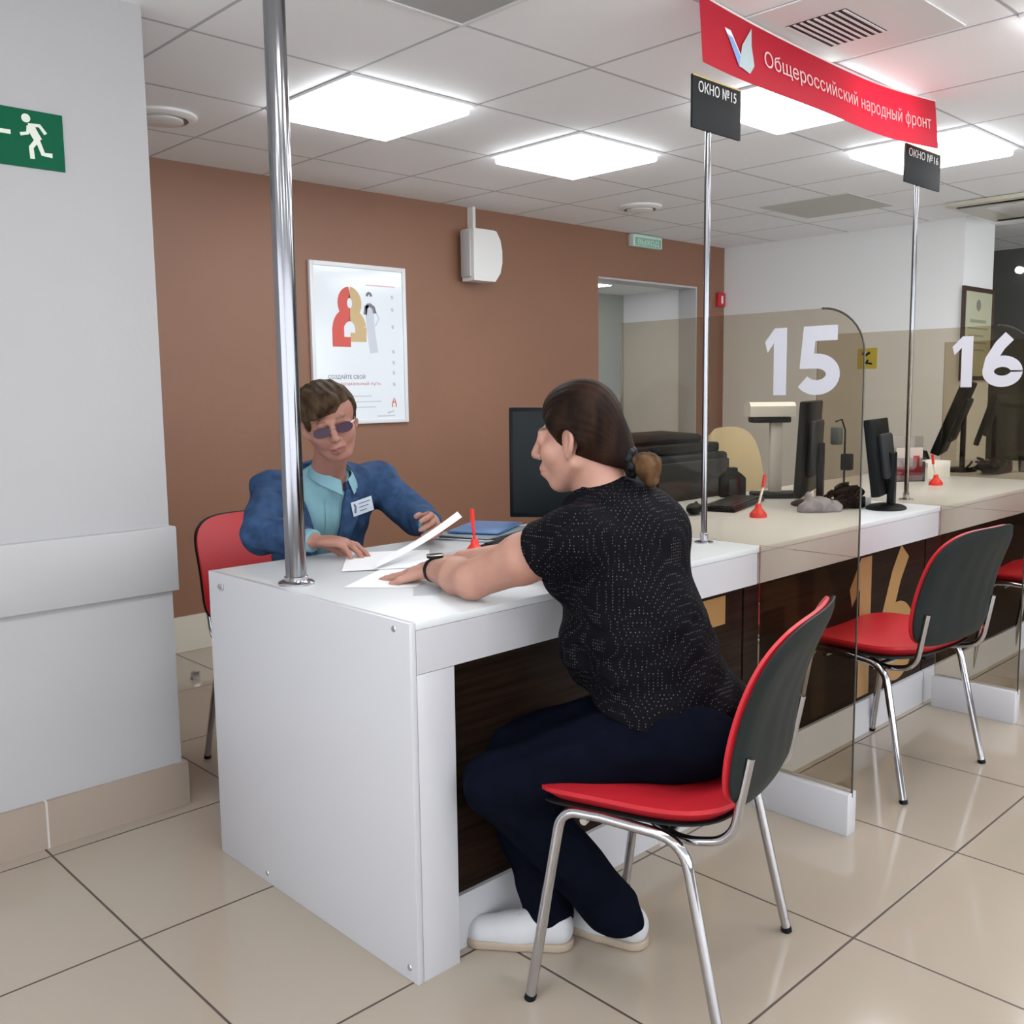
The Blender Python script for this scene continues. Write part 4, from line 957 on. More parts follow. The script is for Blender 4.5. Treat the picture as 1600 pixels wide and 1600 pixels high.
class Head:
    """local axes: x = person's right, y = forward, z = up; k scales"""
    def __init__(s, c, az, pitch, roll=0.0, k=1.0):
        f = np.array([math.cos(az) * math.cos(pitch), math.sin(az) * math.cos(pitch), math.sin(pitch)])
        r = np.array([math.sin(az), -math.cos(az), 0.0]); u = np.cross(r, f)
        cr, sr = math.cos(roll), math.sin(roll)
        s.r, s.u, s.f = cr * r + sr * u, -sr * r + cr * u, f
        s.c = np.array(c, float); s.k = k
        s.R = np.stack([s.r, s.f, s.u])
    def P(s, x, y, z): return s.c + s.k * (x * s.r + y * s.f + z * s.u)
    def loc(s, W): return (W - s.c) @ s.R.T / s.k
    def locg(s, X, Y, Z):
        d = [X - s.c[0], Y - s.c[1], Z - s.c[2]]
        return [(s.R[i, 0] * d[0] + s.R[i, 1] * d[1] + s.R[i, 2] * d[2]) / s.k for i in range(3)]
    def E(s, S, c, r, k=0.01, op=1): S.e(s.P(*c), np.array(r) * s.k, s.R, k, op)
    def C(s, S, a, b, ra, rb, k=0.01, op=1): S.c(s.P(*a), s.P(*b), ra * s.k, rb * s.k, k, op=op)
    def skin(s, S, female=False, ears=True, eyes=True):
        s.E(S, (0, -0.018, 0.030), (0.073, 0.090, 0.084))
        s.E(S, (0, -0.004, 0.046), (0.060, 0.083, 0.056), 0.02)
        s.E(S, (0, 0.020, -0.035), (0.057 if not female else 0.055, 0.064, 0.078), 0.02)
        s.E(S, (0, 0.048, -0.095), (0.028, 0.026, 0.022), 0.025)
        for g in (-1, 1):
            s.E(S, (g * 0.038, 0.045, -0.028), (0.027, 0.030, 0.030), 0.02)
            s.C(S, (g * 0.055, -0.01, -0.055), (g * 0.026, 0.045, -0.098), 0.018, 0.014, 0.02)
            s.E(S, (g * 0.033, 0.097, -0.002), (0.020, 0.016, 0.012), 0.012, -1)
            if eyes: s.E(S, (g * 0.032, 0.066, -0.001), (0.016, 0.0155, 0.0125), 0.004)
            if ears:
                s.E(S, (g * 0.076, -0.012, -0.012), (0.009, 0.019, 0.031), 0.006)
                s.E(S, (g * 0.084, -0.008, -0.008), (0.006, 0.010, 0.019), 0.004, -1)
                s.E(S, (g * 0.073, -0.006, -0.038), (0.008, 0.009, 0.010), 0.006)
            s.E(S, (g * 0.0115, 0.091, -0.034), (0.008, 0.010, 0.008), 0.006)
        s.C(S, (-0.034, 0.072 if not female else 0.067, 0.020), (0.034, 0.072 if not female else 0.067, 0.020), 0.010 if not female else 0.008, 0.010 if not female else 0.008, 0.016)
        s.C(S, (0, 0.082, 0.010), (0, 0.103, -0.028), 0.0085, 0.0115, 0.010)
        s.E(S, (0, 0.071, -0.066), (0.028, 0.018, 0.022), 0.014)
        s.C(S, (-0.020, 0.080, -0.062), (0.020, 0.080, -0.062), 0.0055, 0.0055, 0.004); s.E(S, (0, 0.0845, -0.061), (0.012, 0.006, 0.005), 0.004)
        s.C(S, (-0.018, 0.079, -0.073), (0.018, 0.079, -0.073), 0.006, 0.006, 0.005); s.E(S, (0, 0.0835, -0.074), (0.013, 0.006, 0.006), 0.004)
        s.C(S, (-0.023, 0.0905, -0.0675), (0.023, 0.0905, -0.0675), 0.0022, 0.0022, 0.003, -1)
    def paint(s, W):
        L = s.loc(W); st = lambda d, w_: np.clip(0.5 - d / w_, 0, 1)
        front = (L[:, 1] > 0.05)
        lip = st(np.abs(L[:, 2] + 0.0675) - (0.0080 - 0.24 * np.abs(L[:, 0])), 0.003) * st(np.abs(L[:, 0]) - 0.027, 0.004) * (L[:, 1] > 0.064)
        bz = 0.0225 + 0.0030 * np.cos((np.abs(L[:, 0]) - 0.030) * 70)
        brow = st(np.abs(np.abs(L[:, 0]) - 0.033) - 0.017, 0.006) * st(np.abs(L[:, 2] - bz) - 0.0030, 0.005) * front
        return {'lip': lip, 'brow': brow}

def hand(S, wrist, direction, palm_n, curl, thumb_side, spread=0.10, k=1.0, curls=None, thumb=(0.7, 0.35)):
    """palm + four fingers + thumb; palm_n = direction the palm faces; thumb_side = +1/-1 along cross(direction, palm_n)"""
    d = nrm(direction); n = np.array(palm_n, float); n = nrm(n - d * (n @ d)); sdx = np.cross(d, n) * thumb_side
    w_ = np.array(wrist, float); kn = w_ + d * 0.085 * k
    S.c(w_ - d * 0.01, w_ + d * 0.045 * k + sdx * 0.010, 0.0265 * k, 0.034 * k, 0.012, flat=n, fs=0.52)
    S.c(w_ + d * 0.04 * k - sdx * 0.012, kn - d * 0.012 - sdx * 0.006, 0.034 * k, 0.036 * k, 0.012, flat=n, fs=0.40)
    L = [(0.042, 0.026, 0.021), (0.046, 0.029, 0.022), (0.043, 0.027, 0.021), (0.034, 0.020, 0.018)]
    for i in range(4):
        off = (1.5 - i) * 0.0195 * k
        b = kn + sdx * off - d * (0.004 * abs(i - 1) + 0.004 * (i == 3)) - d * 0.006
        ang = (1.5 - i) * spread; dd = nrm(d + sdx * ang); a = 0.0; P = b
        cu = curls[i] if curls else curl; r = 0.0092 * k * (0.9 if i == 3 else 1)
        S.c(b - d * 0.02 * k, b, r * 1.1, r * 1.08, 0.008)
        for j, seg in enumerate(L[i]):
            a += cu * (0.55, 0.9, 0.55)[j]
            v = dd * math.cos(a) + n * math.sin(a); Q = P + v * seg * k
            S.c(P, Q, r * (1.04 - 0.08 * j), r * (0.96 - 0.09 * j), 0.0035); P = Q
    tb = w_ + d * 0.028 * k + sdx * 0.022 * k + n * 0.004
    v1 = nrm(d * 0.75 + sdx * thumb[0] + n * thumb[1]); v2 = nrm(d * 0.95 + sdx * thumb[0] * 0.35 + n * (thumb[1] + 0.1))
    S.c(tb - d * 0.015, tb + v1 * 0.030 * k, 0.0155 * k, 0.0125 * k, 0.010)
    S.c(tb + v1 * 0.030 * k, tb + v1 * 0.056 * k, 0.0115 * k, 0.0105 * k, 0.005); S.c(tb + v1 * 0.056 * k, tb + v1 * 0.056 * k + v2 * 0.026 * k, 0.0102 * k, 0.0085 * k, 0.004)

def shoe(heel, toe, parent, origin, M_up, M_sole, zbase=0.0, k=1.0):
    h_ = np.array([*heel, 0.0]); t_ = np.array([*toe, 0.0]); d = nrm(t_ - h_); L = np.linalg.norm(t_ - h_); z = np.array([0, 0, 1.0]); sd = np.cross(d, z)
    S = SDF(0.0035)
    a = h_ + d * 0.035; b = t_ - d * 0.040
    S.c(a + z * (0.040 + zbase), h_ + d * L * 0.55 + z * (0.036 + zbase), 0.036, 0.038, 0.02); S.c(h_ + d * L * 0.5 + z * (0.034 + zbase), b + z * (0.028 + zbase), 0.040, 0.036, 0.02)
    S.c(a + z * (0.060 + zbase), h_ + d * L * 0.36 + z * (0.062 + zbase), 0.032, 0.028, 0.02)
    S.fn(lambda X, Y, Z, F: np.maximum(F, (0.018 + zbase) - Z))
    S.build('upper', M_up, parent, origin)
    S = SDF(0.003)
    S.c(a + z * (0.012 + zbase), h_ + d * L * 0.5 + z * (0.012 + zbase), 0.038, 0.039, 0.01); S.c(h_ + d * L * 0.5 + z * (0.012 + zbase), b + z * (0.012 + zbase), 0.040, 0.040, 0.01)
    S.fn(lambda X, Y, Z, F: np.maximum(np.maximum(F, (zbase + 0.0005) - Z), Z - (zbase + 0.021)))
    S.build('sole', M_sole, parent, origin)
    lc = MB()
    for q in range(4):
        c_ = h_ + d * (L * 0.48 + q * 0.022) + z * (0.078 - q * 0.007 + zbase); lc.tube([tuple(c_ - sd * 0.018 - np.array(origin)), tuple(c_ + z * 0.002 - np.array(origin)), tuple(c_ + sd * 0.018 - np.array(origin))], 0.0022, 6)
    lc.build('laces', M_up, parent)

# ---------------------------------------------------------------- the woman
W0 = (0.49, -0.31, 0.0)
pw = thing('person', 'person in black dotted short-sleeved blouse and dark trousers leaning on the counter', 'person', W0)
wf = nrm((math.cos(math.radians(107)), math.sin(math.radians(107)), 0)); wr_ = np.cross(wf, (0, 0, 1.0)); wz = np.array([0, 0, 1.0])
J = dict(pelvis=(0.500, -0.300, 0.545), waist=(0.482, -0.250, 0.73), chest=(0.458, -0.190, 0.915), neckb=(0.436, -0.150, 1.060),
         shL=(0.300, -0.205, 0.985), shR=(0.585, -0.085, 0.985), elL=(0.240, 0.070, 0.862), wrL=(0.300, 0.292, 0.850), elR=(0.60, 0.17, 0.862), wrR=(0.46, 0.36, 0.845),
         hipL=(0.425, -0.345, 0.548), knL=(0.185, -0.062, 0.425), anL=(0.425, -0.215, 0.10), hipR=(0.57, -0.29, 0.548), knR=(0.320, 0.075, 0.420), anR=(0.335, -0.080, 0.10))
J = {k: np.array(v) for k, v in J.items()}
HW = Head((0.410, -0.103, 1.191), math.radians(110), math.radians(-7), 0.0, 1.03)
def torsoW(S, inf):
    S.e(J['pelvis'] + wz * 0.0, (0.185 + inf, 0.150 + inf, 0.125 + inf), np.stack([wr_, wf, wz]), 0.03)
    S.c(J['pelvis'] + wz * 0.04, J['waist'], 0.172 + inf, 0.160 + inf, 0.03, flat=wf, fs=0.82)
    S.c(J['waist'], J['chest'] + wz * 0.01, 0.160 + inf, 0.158 + inf, 0.03, flat=wf, fs=0.80)
    S.c(J['shL'] - wz * 0.005 + wr_ * 0.01, J['shR'] - wz * 0.005 - wr_ * 0.01, 0.060 + inf, 0.060 + inf, 0.05)
    S.e(J['chest'] - wf * 0.035 + wz * 0.055, (0.135 + inf, 0.095 + inf, 0.10 + inf), np.stack([wr_, wf, wz]), 0.05)
    for g in (-1, 1): S.e(J['chest'] + wf * 0.085 + wr_ * g * 0.065 - wz * 0.03, (0.068 + inf,) * 3, None, 0.03)
    S.c(J['chest'] + wf * 0.055 - wz * 0.05, J['waist'] + wf * 0.055, 0.092 + inf, 0.100 + inf, 0.03)
    S.e(J['waist'] + wf * 0.075 - wz * 0.01, (0.14 + inf, 0.095 + inf, 0.12 + inf), np.stack([wr_, wf, wz]), 0.03)
    S.c(J['neckb'] - wz * 0.03 - wf * 0.01, J['neckb'] + wz * 0.02 + wf * 0.005, 0.075 + inf, 0.056 + inf, 0.03)
def legsW(S, inf):
    for g in 'LR':
        S.c(J['hip' + g], J['kn' + g], 0.098 + inf, 0.066 + inf, 0.03)
        S.e(J['hip' + g] - wf * 0.05 - wz * 0.0, (0.11 + inf, 0.11 + inf, 0.085 + inf), None, 0.03)
        S.c(J['kn' + g], J['kn' + g] * 0.6 + J['an' + g] * 0.4, 0.064 + inf, 0.060 + inf, 0.03)
        S.c(J['kn' + g] * 0.6 + J['an' + g] * 0.4, J['an' + g], 0.060 + inf, 0.042 + inf, 0.02)
S = SDF(0.0032)
torsoW(S, -0.012); legsW(S, -0.012)
HW.skin(S, True)
S.c(J['neckb'] - wf * 0.015 - wz * 0.02, HW.P(0, -0.035, -0.045), 0.060, 0.056, 0.02)
for g in 'LR':
    S.c(J['sh' + g], J['sh' + g] * 0.5 + J['el' + g] * 0.5, 0.056, 0.055, 0.02)
    S.c(J['sh' + g] * 0.5 + J['el' + g] * 0.5, J['el' + g], 0.055, 0.044, 0.02)
    S.c(J['el' + g], J['el' + g] * 0.65 + J['wr' + g] * 0.35, 0.044, 0.044, 0.015)
    S.c(J['el' + g] * 0.65 + J['wr' + g] * 0.35, J['wr' + g], 0.044, 0.0265, 0.015)
hand(S, J['wrL'] , (-0.10, 0.95, -0.20), (0.05, -0.15, -1), 0.16, 1, 0.10, 0.95, curls=(0.06, 0.22, 0.28, 0.30), thumb=(0.8, 0.15))
hand(S, J['wrR'] , (-0.55, 0.80, -0.12), (0, 0, -1), 0.22, -1, 0.12, 0.95)
for g, (h0, t0) in (('L', ((0.46, -0.245), (0.40, -0.04))), ('R', ((0.35, -0.13), (0.195, 0.055)))):
    a = J['an' + g]; S.c(a, (h0[0] * .6 + t0[0] * .4, h0[1] * .6 + t0[1] * .4, 0.045), 0.036, 0.028, 0.02)
S.build('body', M_skinW, pw, W0, HW.paint)
for g in (-1, 1):
    e = MB().bm((lambda b: (bmesh.ops.create_uvsphere(b, u_segments=16, v_segments=10, radius=0.0098), b)[1])(bmesh.new()), 0, True, Matrix.Translation(Vector(HW.P(g * 0.032, 0.0722, -0.001)) - Vector(W0))).build('eye', M_eye, pw)
    MB().bm((lambda b: (bmesh.ops.create_uvsphere(b, u_segments=12, v_segments=8, radius=0.005), b)[1])(bmesh.new()), 0, True, Matrix.Translation(Vector(HW.P(g * 0.032, 0.0772, -0.002)) - Vector(W0))).build('iris', M_iris, e)

def dots_mat():
    m = bpy.data.materials.new('black_dotted_cloth'); m.use_nodes = True; N = m.node_tree.nodes; L = m.node_tree.links; b = N['Principled BSDF']
    tc = N.new('ShaderNodeTexCoord'); v = N.new('ShaderNodeTexVoronoi'); v.inputs['Scale'].default_value = 155; v.inputs['Randomness'].default_value = 0.25
    L.new(tc.outputs['Object'], v.inputs['Vector'])
    mr = N.new('ShaderNodeMapRange'); mr.inputs['From Min'].default_value = 0.14; mr.inputs['From Max'].default_value = 0.24; mr.inputs['To Min'].default_value = 1; mr.inputs['To Max'].default_value = 0
    L.new(v.outputs['Distance'], mr.inputs['Value'])
    mx = N.new('ShaderNodeMix'); mx.data_type = 'RGBA'; mx.inputs['A'].default_value = (0.0035, 0.0035, 0.0055, 1); mx.inputs['B'].default_value = (0.13, 0.115, 0.105, 1)
    L.new(mr.outputs[0], mx.inputs[0]); L.new(mx.outputs['Result'], b.inputs['Base Color']); b.inputs['Roughness'].default_value = 0.7; b.inputs['Specular IOR Level'].default_value = 0.06
    return m
S = SDF(0.0033)
torsoW(S, 0.004)
S.e(J['pelvis'] + wz * 0.03 - wf * 0.01, (0.192, 0.158, 0.11), np.stack([wr_, wf, wz]), 0.03)
for g in 'LR':
    a = J['sh' + g]; b = J['el' + g]; S.c(a, a * 0.70 + b * 0.30, 0.066, 0.068, 0.03)
hd_n = nrm(wz + wf * 0.10)
def shirt_clip(X, Y, Z, F):
    F = F + 0.0022 * np.sin(55 * (Z + 0.45 * (X - Y))) * np.sin(31 * (X + Y) + 4) + 0.002 * np.sin(90 * Z - 40 * X) * (Z < 0.8)
    F = np.maximum(F, 0.582 + 0.20 * ((X - J['pelvis'][0]) * wf[0] + (Y - J['pelvis'][1]) * wf[1]) - Z)      # hem
    for g in 'LR':                                                       # sleeve ends
        a = J['sh' + g]; d = nrm(J['el' + g] - a); q = (X - a[0]) * d[0] + (Y - a[1]) * d[1] + (Z - a[2]) * d[2]
        sx = ((X - J['chest'][0]) * wr_[0] + (Y - J['chest'][1]) * wr_[1]) * (1 if g == 'R' else -1)
        F = np.where((Z > 0.87) & ((sx > 0.135) | (q > 0.15)), np.maximum(F, q - 0.105), F)
    # neckline
    c0 = J['neckb'] + wz * 0.062 + wf * 0.035
    sp = np.sqrt((X - c0[0]) ** 2 + (Y - c0[1]) ** 2 + ((Z - c0[2]) / 0.9) ** 2) - 0.074
    return np.maximum(F, -sp)
S.fn(shirt_clip)
S.build('blouse', dots_mat(), pw, W0)
# collar
cb = MB(); cpts = []
for i in range(25):
    a = math.radians(-150 + 300 * i / 24); c0 = J['neckb'] - wf * 0.004 + wz * 0.008
    cpts.append(c0 - wf * math.cos(a) * 0.064 + wr_ * math.sin(a) * 0.066 - wz * 0.014 * (1 - math.cos(a)) / 1)
def colf(u, v):
    i = u * 24; i0 = min(int(i), 23); p = cpts[i0] * (1 - (i - i0)) + cpts[i0 + 1] * (i - i0); c0 = J['neckb']
    o = nrm((p - c0) * np.array([1, 1, 0])); return Vector(p + o * (0.002 + 0.030 * v) + wz * (0.020 - 0.030 * v * v) - np.array(W0))
sheet(colf, 40, 6, -0.003, cb).build('collar', MATS.get('collar') or mat('black_cloth', (0.005, 0.005, 0.007), 0.8, spec=0.05), pw)
# trousers
S = SDF(0.0045)
legsW(S, 0.004); S.e(J['pelvis'] - wz * 0.01, (0.186, 0.152, 0.125), np.stack([wr_, wf, wz]), 0.03)
for g in 'LR': S.c(J['kn' + g] * 0.45 + J['an' + g] * 0.55, J['an' + g] + np.array([0, 0, -0.035]), 0.062, 0.056, 0.02)
def trous(X, Y, Z, F):
    F = F + 0.0028 * np.sin(60 * Z + 35 * X) * np.sin(28 * Y + 9 * Z) + 0.002 * np.sin(80 * (X + Y) + 30 * Z)
    return np.maximum(np.maximum(F, Z - 0.665), 0.052 - Z)
S.fn(trous)
S.build('trousers', mat('navy_trousers', (0.0030, 0.0040, 0.009), 0.85, spec=0.03, noise=(25, 0.2)), pw, W0)
# hair: smooth cap pulled back into a low ponytail
M_hairW = hair_mat('dark_brown_hair', (0.007, 0.003, 0.0018), (0.026, 0.011, 0.0055), (1, 1, 0.25))
S = SDF(0.003)
HW.E(S, (0, -0.022, 0.032), (0.080, 0.097, 0.092), 0.01); HW.E(S, (0, -0.002, 0.052), (0.066, 0.088, 0.062), 0.02); HW.E(S, (0, -0.062, -0.030), (0.064, 0.052, 0.066), 0.03); HW.C(S, (0, -0.085, -0.050), (0, -0.112, -0.066), 0.042, 0.026, 0.03)
for g in (-1, 1): HW.C(S, (g * 0.062, 0.020, 0.035), (g * 0.066, -0.030, -0.010), 0.020, 0.022, 0.02)
def hairW(X, Y, Z, F):
    x, y, z = HW.locg(X, Y, Z)
    ang = np.arctan2(x, z + 0.02 - 0.3 * y); F = F + 0.0005 * np.sin(ang * 44 + 6 * y) + 0.0003 * np.sin(ang * 91)
    face = np.maximum(y * 1.0 + np.abs(x) * 0.25 - 0.055 - 0.95 * (z - 0.035), 0) 
    # cut the face and the ear away
    cut1 = (y - (0.028 + 0.75 * (z - 0.0) * (z > 0))) * 0.8              # >0 means in front of the hairline
    fr = np.where(z > 0.066, -1.0, cut1)
    F = np.maximum(F, np.minimum(fr, 0.03))
    ear = np.sqrt((np.abs(x) - 0.084) ** 2 + (y + 0.008) ** 2 + ((z + 0.018) / 1.35) ** 2) - 0.026
    F = np.maximum(F, -ear)
    low = -0.030 + (0.0 - y) * -0.55                                     # lower edge rises forward
    return np.maximum(F, np.maximum(-0.085 - z, (-0.045 + 0.5 * (y + 0.03)) - z) * 0.9)
S.fn(hairW); S.build('hair', M_hairW, pw, W0)
S = SDF(0.003); c0 = (0, -0.120, -0.070); HW.E(S, c0, (0.022, 0.016, 0.026), 0.01)
for k in range(9):
    a = k * 2 * PI / 9; HW.E(S, (0.020 * math.cos(a), c0[1] + 0.003 * math.sin(3 * a), c0[2] + 0.025 * math.sin(a)), (0.011, 0.014, 0.011), 0.004)
S.build('hair_tie', M_black, pw, W0)
M_tail = hair_mat('ponytail_hair', (0.020, 0.009, 0.004), (0.16, 0.085, 0.04), (1, 1, 0.4))
S = SDF(0.003); HW.C(S, (0, -0.128, -0.072), (0, -0.155, -0.082), 0.020, 0.029, 0.01); HW.C(S, (0, -0.155, -0.082), (0, -0.160, -0.112), 0.029, 0.016, 0.01)
S.fn(lambda X, Y, Z, F: F + 0.0016 * np.sin(260 * X + 90 * Z) + 0.001 * np.sin(330 * Y + 200 * Z)); S.build('ponytail', M_tail, pw, W0)
# watch
wd = nrm(J['wrL'] - J['elL']); wc = J['wrL'] - wd * 0.022; q1 = nrm(np.cross(wd, wz)); q2 = np.cross(q1, wd)
wm = MB(); rings = 28
def wfn(u, v):
    a = u * 2 * PI; rr = 0.0315; p = wc + wd * (v - 0.5) * 0.018 + (q1 * math.cos(a) + q2 * math.sin(a)) * rr; return Vector(p - np.array(W0))
sheet(wfn, 28, 4, -0.003, wm); wst = wm.build('wristwatch', M_black, pw, 'black watch strap')
fc = wc + q2 * 0.034
MB().cyl(tuple(fc - q2 * 0.002 - np.array(W0)), tuple(fc + q2 * 0.007 - np.array(W0)), 0.021, 24).build('watch_face', M_blackg, wst)
MB().tube([tuple(fc + q2 * 0.0055 + (wd * math.cos(a) + q1 * math.sin(a)) * 0.021 - np.array(W0)) for a in [k * 2 * PI / 20 for k in range(21)]], 0.0018, 6).build('bezel', M_steel, wst)
M_canvas = mat('white_canvas', (0.50, 0.50, 0.52), 0.7, bump=(300, 0.1)); M_solec = mat('beige_rubber', (0.36, 0.29, 0.22), 0.6)
shoe((0.468, -0.262), (0.405, -0.035), pw, W0, M_canvas, M_solec); shoe((0.352, -0.135), (0.190, 0.062), pw, W0, M_canvas, M_solec)

# ---------------------------------------------------------------- the man
P0 = (0.58, 1.30, 0.0)
pm_ = thing('person', 'person in blue jacket, pale shirt and dark glasses reading papers behind the counter', 'person', P0)
mf = nrm((0.10, -1, 0)); mr_ = np.cross(mf, (0, 0, 1.0)); mR = np.stack([mr_, mf, wz])
K = dict(pelvis=(0.60, 1.36, 0.55), waist=(0.595, 1.29, 0.72), chest=(0.580, 1.205, 0.905), neckb=(0.560, 1.145, 1.030),
         shR=(0.395, 1.225, 0.975), elR=(0.262, 1.075, 0.868), wrR=(0.312, 0.860, 0.862), shL=(0.765, 1.165, 0.985), elL=(0.815, 1.00, 0.868), wrL=(0.745, 0.850, 0.868),
         hipR=(0.50, 1.36, 0.535), knR=(0.44, 0.99, 0.47), anR=(0.44, 1.02, 0.10), hipL=(0.70, 1.35, 0.535), knL=(0.76, 0.985, 0.47), anL=(0.76, 1.02, 0.10))
K = {k: np.array(v) for k, v in K.items()}
HM = Head((0.484, 1.015, 1.206), math.radians(-117), math.radians(-14), math.radians(-15), 1.0)
def torsoM(S, inf):
    S.e(K['pelvis'], (0.165 + inf, 0.12 + inf, 0.12 + inf), mR, 0.03)
    S.c(K['pelvis'], K['waist'], 0.150 + inf, 0.145 + inf, 0.03, flat=mf, fs=0.75)
    S.c(K['waist'], K['chest'], 0.145 + inf, 0.162 + inf, 0.03, flat=mf, fs=0.70)
    S.c(K['shL'] - wz * 0.01 + mr_ * 0.02, K['shR'] - wz * 0.01 - mr_ * 0.02, 0.056 + inf, 0.056 + inf, 0.05)
    S.c(K['neckb'] - wz * 0.035, K['neckb'] + wz * 0.01 + mf * 0.01, 0.075 + inf, 0.052 + inf, 0.03)
def armsM(S, infs, infe):
    for g in 'LR':
        S.c(K['sh' + g], K['el' + g], 0.056 + infs, 0.047 + infs, 0.02); S.c(K['el' + g], K['wr' + g], 0.045 + infe, 0.030 + infe, 0.015)
S = SDF(0.0032)
torsoM(S, -0.014); armsM(S, -0.012, -0.006)
for g in 'LR':
    S.c(K['hip' + g], K['kn' + g], 0.080, 0.055, 0.03); S.c(K['kn' + g], K['an' + g], 0.052, 0.036, 0.02); S.c(K['an' + g] - wz * 0.04, K['an' + g] - wz * 0.055 + mf * 0.10, 0.035, 0.030, 0.02)
HM.skin(S)
S.c(K['neckb'] - mf * 0.01 - wz * 0.01, HM.P(0, -0.015, -0.060), 0.056, 0.053, 0.02)
hand(S, K['wrR'], (0.50, -0.60, -0.02), (-0.15, 0.1, -1), 0.55, 1, 0.06, 1.05, curls=(0.50, 0.46, 0.52, 0.60), thumb=(0.25, 0.60))
hand(S, K['wrL'], (-0.35, -0.75, 0.12), (-0.75, 0.25, -0.35), 0.75, -1, 0.05, 1.0, curls=(0.6, 0.75, 0.85, 0.9), thumb=(0.45, 0.55))
S.build('body', M_skinM, pm_, P0, HM.paint)
for g in (-1, 1):
    MB().bm((lambda b: (bmesh.ops.create_uvsphere(b, u_segments=16, v_segments=10, radius=0.0098), b)[1])(bmesh.new()), 0, True, Matrix.Translation(Vector(HM.P(g * 0.032, 0.0738, -0.001)) - Vector(P0))).build('eye', M_eye, pm_)
# glasses with dark plum lenses
gl = MB()
M_lens = mat('dark_plum_lens', (0.055, 0.028, 0.050), 0.15)
def HMv(*a): return Vector(HM.P(*a)) - Vector(P0)
for g in (-1, 1):
    mb = MB(); pts = [(g * 0.034 + 0.0280 * math.cos(a) * (1.0), 0.093 - 0.22 * abs(g * 0.034 + 0.0255 * math.cos(a)) * 0.4, -0.003 + 0.0165 * math.sin(a) * (1 + 0.12 * math.cos(a) * g)) for a in [k * 2 * PI / 28 for k in range(28)]]
    A_ = [HMv(*p) for p in pts]; B_ = [HMv(p[0], p[1] + 0.0022, p[2]) for p in pts]; n = len(pts)
    mb.add(A_ + B_, [tuple(range(n)), tuple(range(n, 2 * n))[::-1]] + [(i, n + i, n + (i + 1) % n, (i + 1) % n) for i in range(n)])
    if g == -1: glasses = mb.build('glasses', M_lens, pm_, 'dark plum tinted glasses')
    else: mb.build('lens', M_lens, glasses)
mb = MB(); mb.tube([HMv(-0.010, 0.094, 0.003), HMv(0, 0.099, 0.006), HMv(0.010, 0.094, 0.003)], 0.0012, 6)
for g in (-1, 1): mb.tube([HMv(g * 0.059, 0.084, 0.004), HMv(g * 0.072, 0.070, 0.004), HMv(g * 0.080, 0.0, 0.002), HMv(g * 0.078, -0.015, -0.008)], 0.0014, 6)
mb.build('temples', M_steel, glasses)
# hair
M_hairM = hair_mat('brown_hair', (0.026, 0.014, 0.008), (0.085, 0.054, 0.030), (1, 1, 0.3))
S = SDF(0.003)
HM.E(S, (0.0, -0.022, 0.038), (0.082, 0.098, 0.092), 0.01); HM.E(S, (0, -0.002, 0.055), (0.068, 0.090, 0.062), 0.02); HM.E(S, (0.012, 0.035, 0.090), (0.055, 0.050, 0.032), 0.02)
HM.C(S, (-0.020, 0.070, 0.085), (0.042, 0.066, 0.048), 0.020, 0.016, 0.015); HM.C(S, (0.030, 0.070, 0.075), (0.066, 0.040, 0.030), 0.020, 0.013, 0.015)
HM.E(S, (0, -0.075, -0.01), (0.062, 0.045, 0.07), 0.02)
for g in (-1, 1): HM.C(S, (g * 0.070, 0.018, 0.03), (g * 0.070, 0.012, -0.012), 0.013, 0.007, 0.01)
def hairM(X, Y, Z, F):
    x, y, z = HM.locg(X, Y, Z)
    F = F + 0.0020 * np.sin(150 * x + 70 * z + 40 * y) * np.sin(60 * y + 20 * x) + 0.0012 * np.sin(260 * x - 120 * z + 60 * y)
    hl = np.where(x > -0.022, 0.042 - 0.10 * (x + 0.02), 0.042 + (-(x + 0.022)) * 1.0)      # fringe line in front
    hl = np.where(x > -0.022, hl, np.minimum(hl, 0.064))
    cut = np.where(y > 0.030, hl - z, -1.0)
    side = np.where((y <= 0.030) & (y > -0.03), (-0.010 + 0.0 * y) - z, -1.0)
    back_ = np.where(y <= -0.03, -0.078 - z, -1.0)
    ear = np.sqrt((np.abs(x) - 0.086) ** 2 + (y + 0.010) ** 2 + ((z + 0.012) / 1.3) ** 2) - 0.026
    return np.maximum(np.maximum(np.maximum(np.maximum(F, cut), side), back_), -ear)
S.fn(hairM); S.build('hair', M_hairM, pm_, P0)
